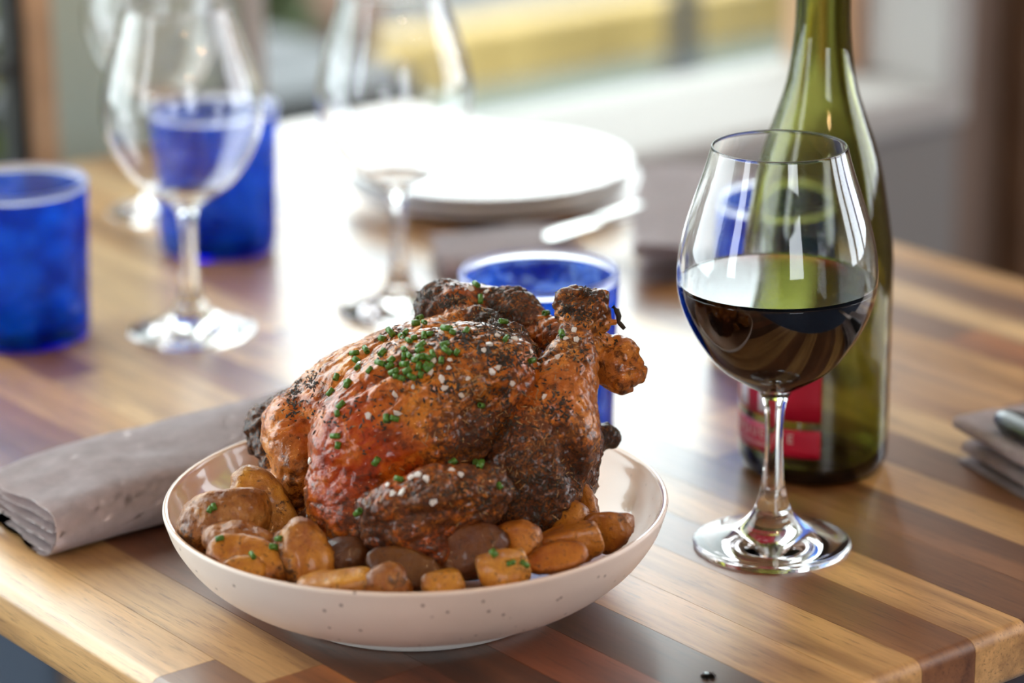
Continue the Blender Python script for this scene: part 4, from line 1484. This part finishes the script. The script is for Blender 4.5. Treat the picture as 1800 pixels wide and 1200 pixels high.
# herb crust: crumbled thyme stuck over the skin
def crust(name, n, mat, seed, lmin, lmax, wid, zones, up_bias):
    rng = np.random.default_rng(seed)
    verts, faces = [], []
    tries = 0
    zones = [(z[0] + rng.normal(0, z[2]), z[1] + rng.normal(0, z[3]), z[2] * f, z[3] * f) for z in zones for f in (0.22, 0.3, 0.4, 0.25, 0.9)]
    while len(faces) < n * 6 and tries < n * 8:
        tries += 1
        z = zones[rng.integers(len(zones))]
        px = rng.normal(z[0], z[2]); py = rng.normal(z[1], z[3])
        hit = on_food(px, py, True)
        if hit is None:
            continue
        p, nn = hit
        if p.z < ZT + 0.02:
            continue
        t = nn.orthogonal().normalized()
        t = (Matrix.Rotation(rng.uniform(0, 6.28), 3, nn) @ t)
        t = (t + nn * rng.uniform(-0.15, 0.45)).normalized()
        b = nn.cross(t).normalized()
        L = rng.uniform(lmin, lmax) / 2; w = wid * rng.uniform(0.6, 1.3); hgt = w * 0.8
        c0 = p + nn * (hgt * 0.4)
        k = len(verts)
        for sx, ww in ((-1, 0.5), (0.1, 1.0), (1, 0.25)):
            for a, bb in ((0.5, 0), (-0.25, 0.45), (-0.25, -0.45)):
                verts.append(c0 + t * (L * sx) + nn * (a * hgt * ww) + b * (bb * 2 * w * ww))
        for s in (0, 3):
            for q in range(3):
                faces.append((k + s + q, k + s + (q + 1) % 3, k + s + 3 + (q + 1) % 3, k + s + 3 + q))
    inv = bird.matrix_world.inverted()
    me = bpy.data.meshes.new(name)
    me.from_pydata([tuple(inv @ Vector(v)) for v in verts], [], faces)
    o = link_mesh(name, me, mat, bird, smooth=False)
    o['kind'] = 'stuff'
    return o


bpy.context.view_layer.update()
ZD = [(760, 640, 110, 60), (850, 620, 60, 40), (880, 600, 40, 25), (940, 640, 45, 40), (770, 720, 90, 60), (930, 800, 60, 70), (780, 860, 75, 30), (880, 540, 60, 30), (540, 700, 22, 30), (900, 680, 60, 50), (1020, 560, 30, 30), (980, 880, 40, 40), (790, 530, 40, 15)]
crust('herb_crust', 2100, M['herb_dark'], 5, 0.0008, 0.0030, 0.00052, ZD, 0)
crust('dried_thyme', 420, M['herb_tan'], 6, 0.0015, 0.0045, 0.00032, ZD, 0)

# ------------------------------------------------------------------ outside, through the windows
kerb = empty('yellow_kerb', (0, 0, 0))
tag(kerb, 'yellow painted kerb along the pavement outside the window', 'kerb')
for k in range(4):
    box('kerb_block', 2.62 + k * 0.345, 2.961 + k * 0.345, 3.80, 3.90, GZ - 0.1, GZ + 0.125, M['yellow'], kerb, 0.008)
bol = empty('bollard', (3.30, 3.58, GZ))
tag(bol, 'dark metal bollard standing before the yellow kerb', 'bollard')
link_mesh('post', mesh_of(lathe(spline([(0.0, 0.52), (0.02, 0.515), (0.03, 0.49), (0.03, 0.40), (0.03, 0.02), (0.03, 0.0)], 4), 24)), M['bench'], bol)
link_mesh('base', mesh_of(lathe([(0, 0), (0.05, 0), (0.05, 0.02), (0.03, 0.04), (0, 0.05)], 24)), M['bench'], bol)
bench = empty('street_bench', (1.45, 2.62, GZ))
tag(bench, 'dark grey bench on the pavement at the left of the window', 'bench')
for k in range(3):
    box('slat', -0.22, 0.34, -0.2 + k * 0.135, -0.075 + k * 0.135, 0.36, 0.43, M['bench'], bench, 0.006)
for x in (-0.18, 0.22):
    box('leg', x, x + 0.08, -0.18, 0.18, 0.0, 0.36, M['bench'], bench, 0.005)
pot = empty('terracotta_pot', (2.36, 3.62, GZ))
tag(pot, 'terracotta pot standing on the pavement behind the bench', 'pot')
link_mesh('pot_body', mesh_of(lathe([(0, 0), (0.11, 0), (0.15, 0.24), (0.165, 0.24), (0.165, 0.29), (0.14, 0.29), (0.135, 0.25), (0, 0.24)], 32)), M['terracotta'], pot)


def shrub(loc, r, h, n, mat, label, seed, lo=0.1):
    t = empty('shrub', loc)
    tag(t, label, 'shrub')
    rng = np.random.default_rng(seed)
    vs, fs = [], []
    for k in range(n):
        u = rng.normal(size=3); u /= np.linalg.norm(u)
        c = u * (rng.uniform(0.5, 1.0) ** 0.5) * np.array([r, r, h / 2]) + np.array([0, 0, h / 2 + lo])
        a = rng.normal(size=3); a /= np.linalg.norm(a)
        b = np.cross(a, rng.normal(size=3)); b /= np.linalg.norm(b)
        L = rng.uniform(0.03, 0.07); w = L * 0.45
        i = len(vs)
        nn = np.cross(a, b)
        for q in (c - a * L, c + b * w + nn * w * .3, c + a * L, c - b * w + nn * w * .3):
            vs.append(tuple(q))
        fs.append((i, i + 1, i + 2, i + 3))
    me = bpy.data.meshes.new('foliage'); me.from_pydata(vs, [], fs)
    f = link_mesh('foliage', me, mat, t, smooth=False); f['kind'] = 'stuff'
    link_mesh('stem', mesh_of(tube([(0, 0, 0), (0.01, 0, h * 0.4), (0, 0.01, h * 0.8)], [0.03, 0.02, 0.008])), M['bark'], t)


shrub((1.95, 3.35, GZ), 0.22, 0.55, 1500, M['leaf'], 'dark green shrub growing behind the grey bench outside', 1, 0.0)
shrub((4.05, 3.35, GZ), 0.36, 0.9, 2200, M['leaf_bright'], 'olive shrub outside at the right side of the window', 2, 0.05)
for k, (x, y, s) in enumerate(((0.80, 2.05, 'yellow green bush outside the left window, nearest the glass'), (-0.1, 2.3, 'yellow green bush outside the left window, further left'), (0.6, 3.5, 'yellow green bush outside, furthest from the left window'))):
    shrub((x, y, GZ), 0.34, 1.5, 2000, M['leaf_bright'], s, 10 + k, 0.0)
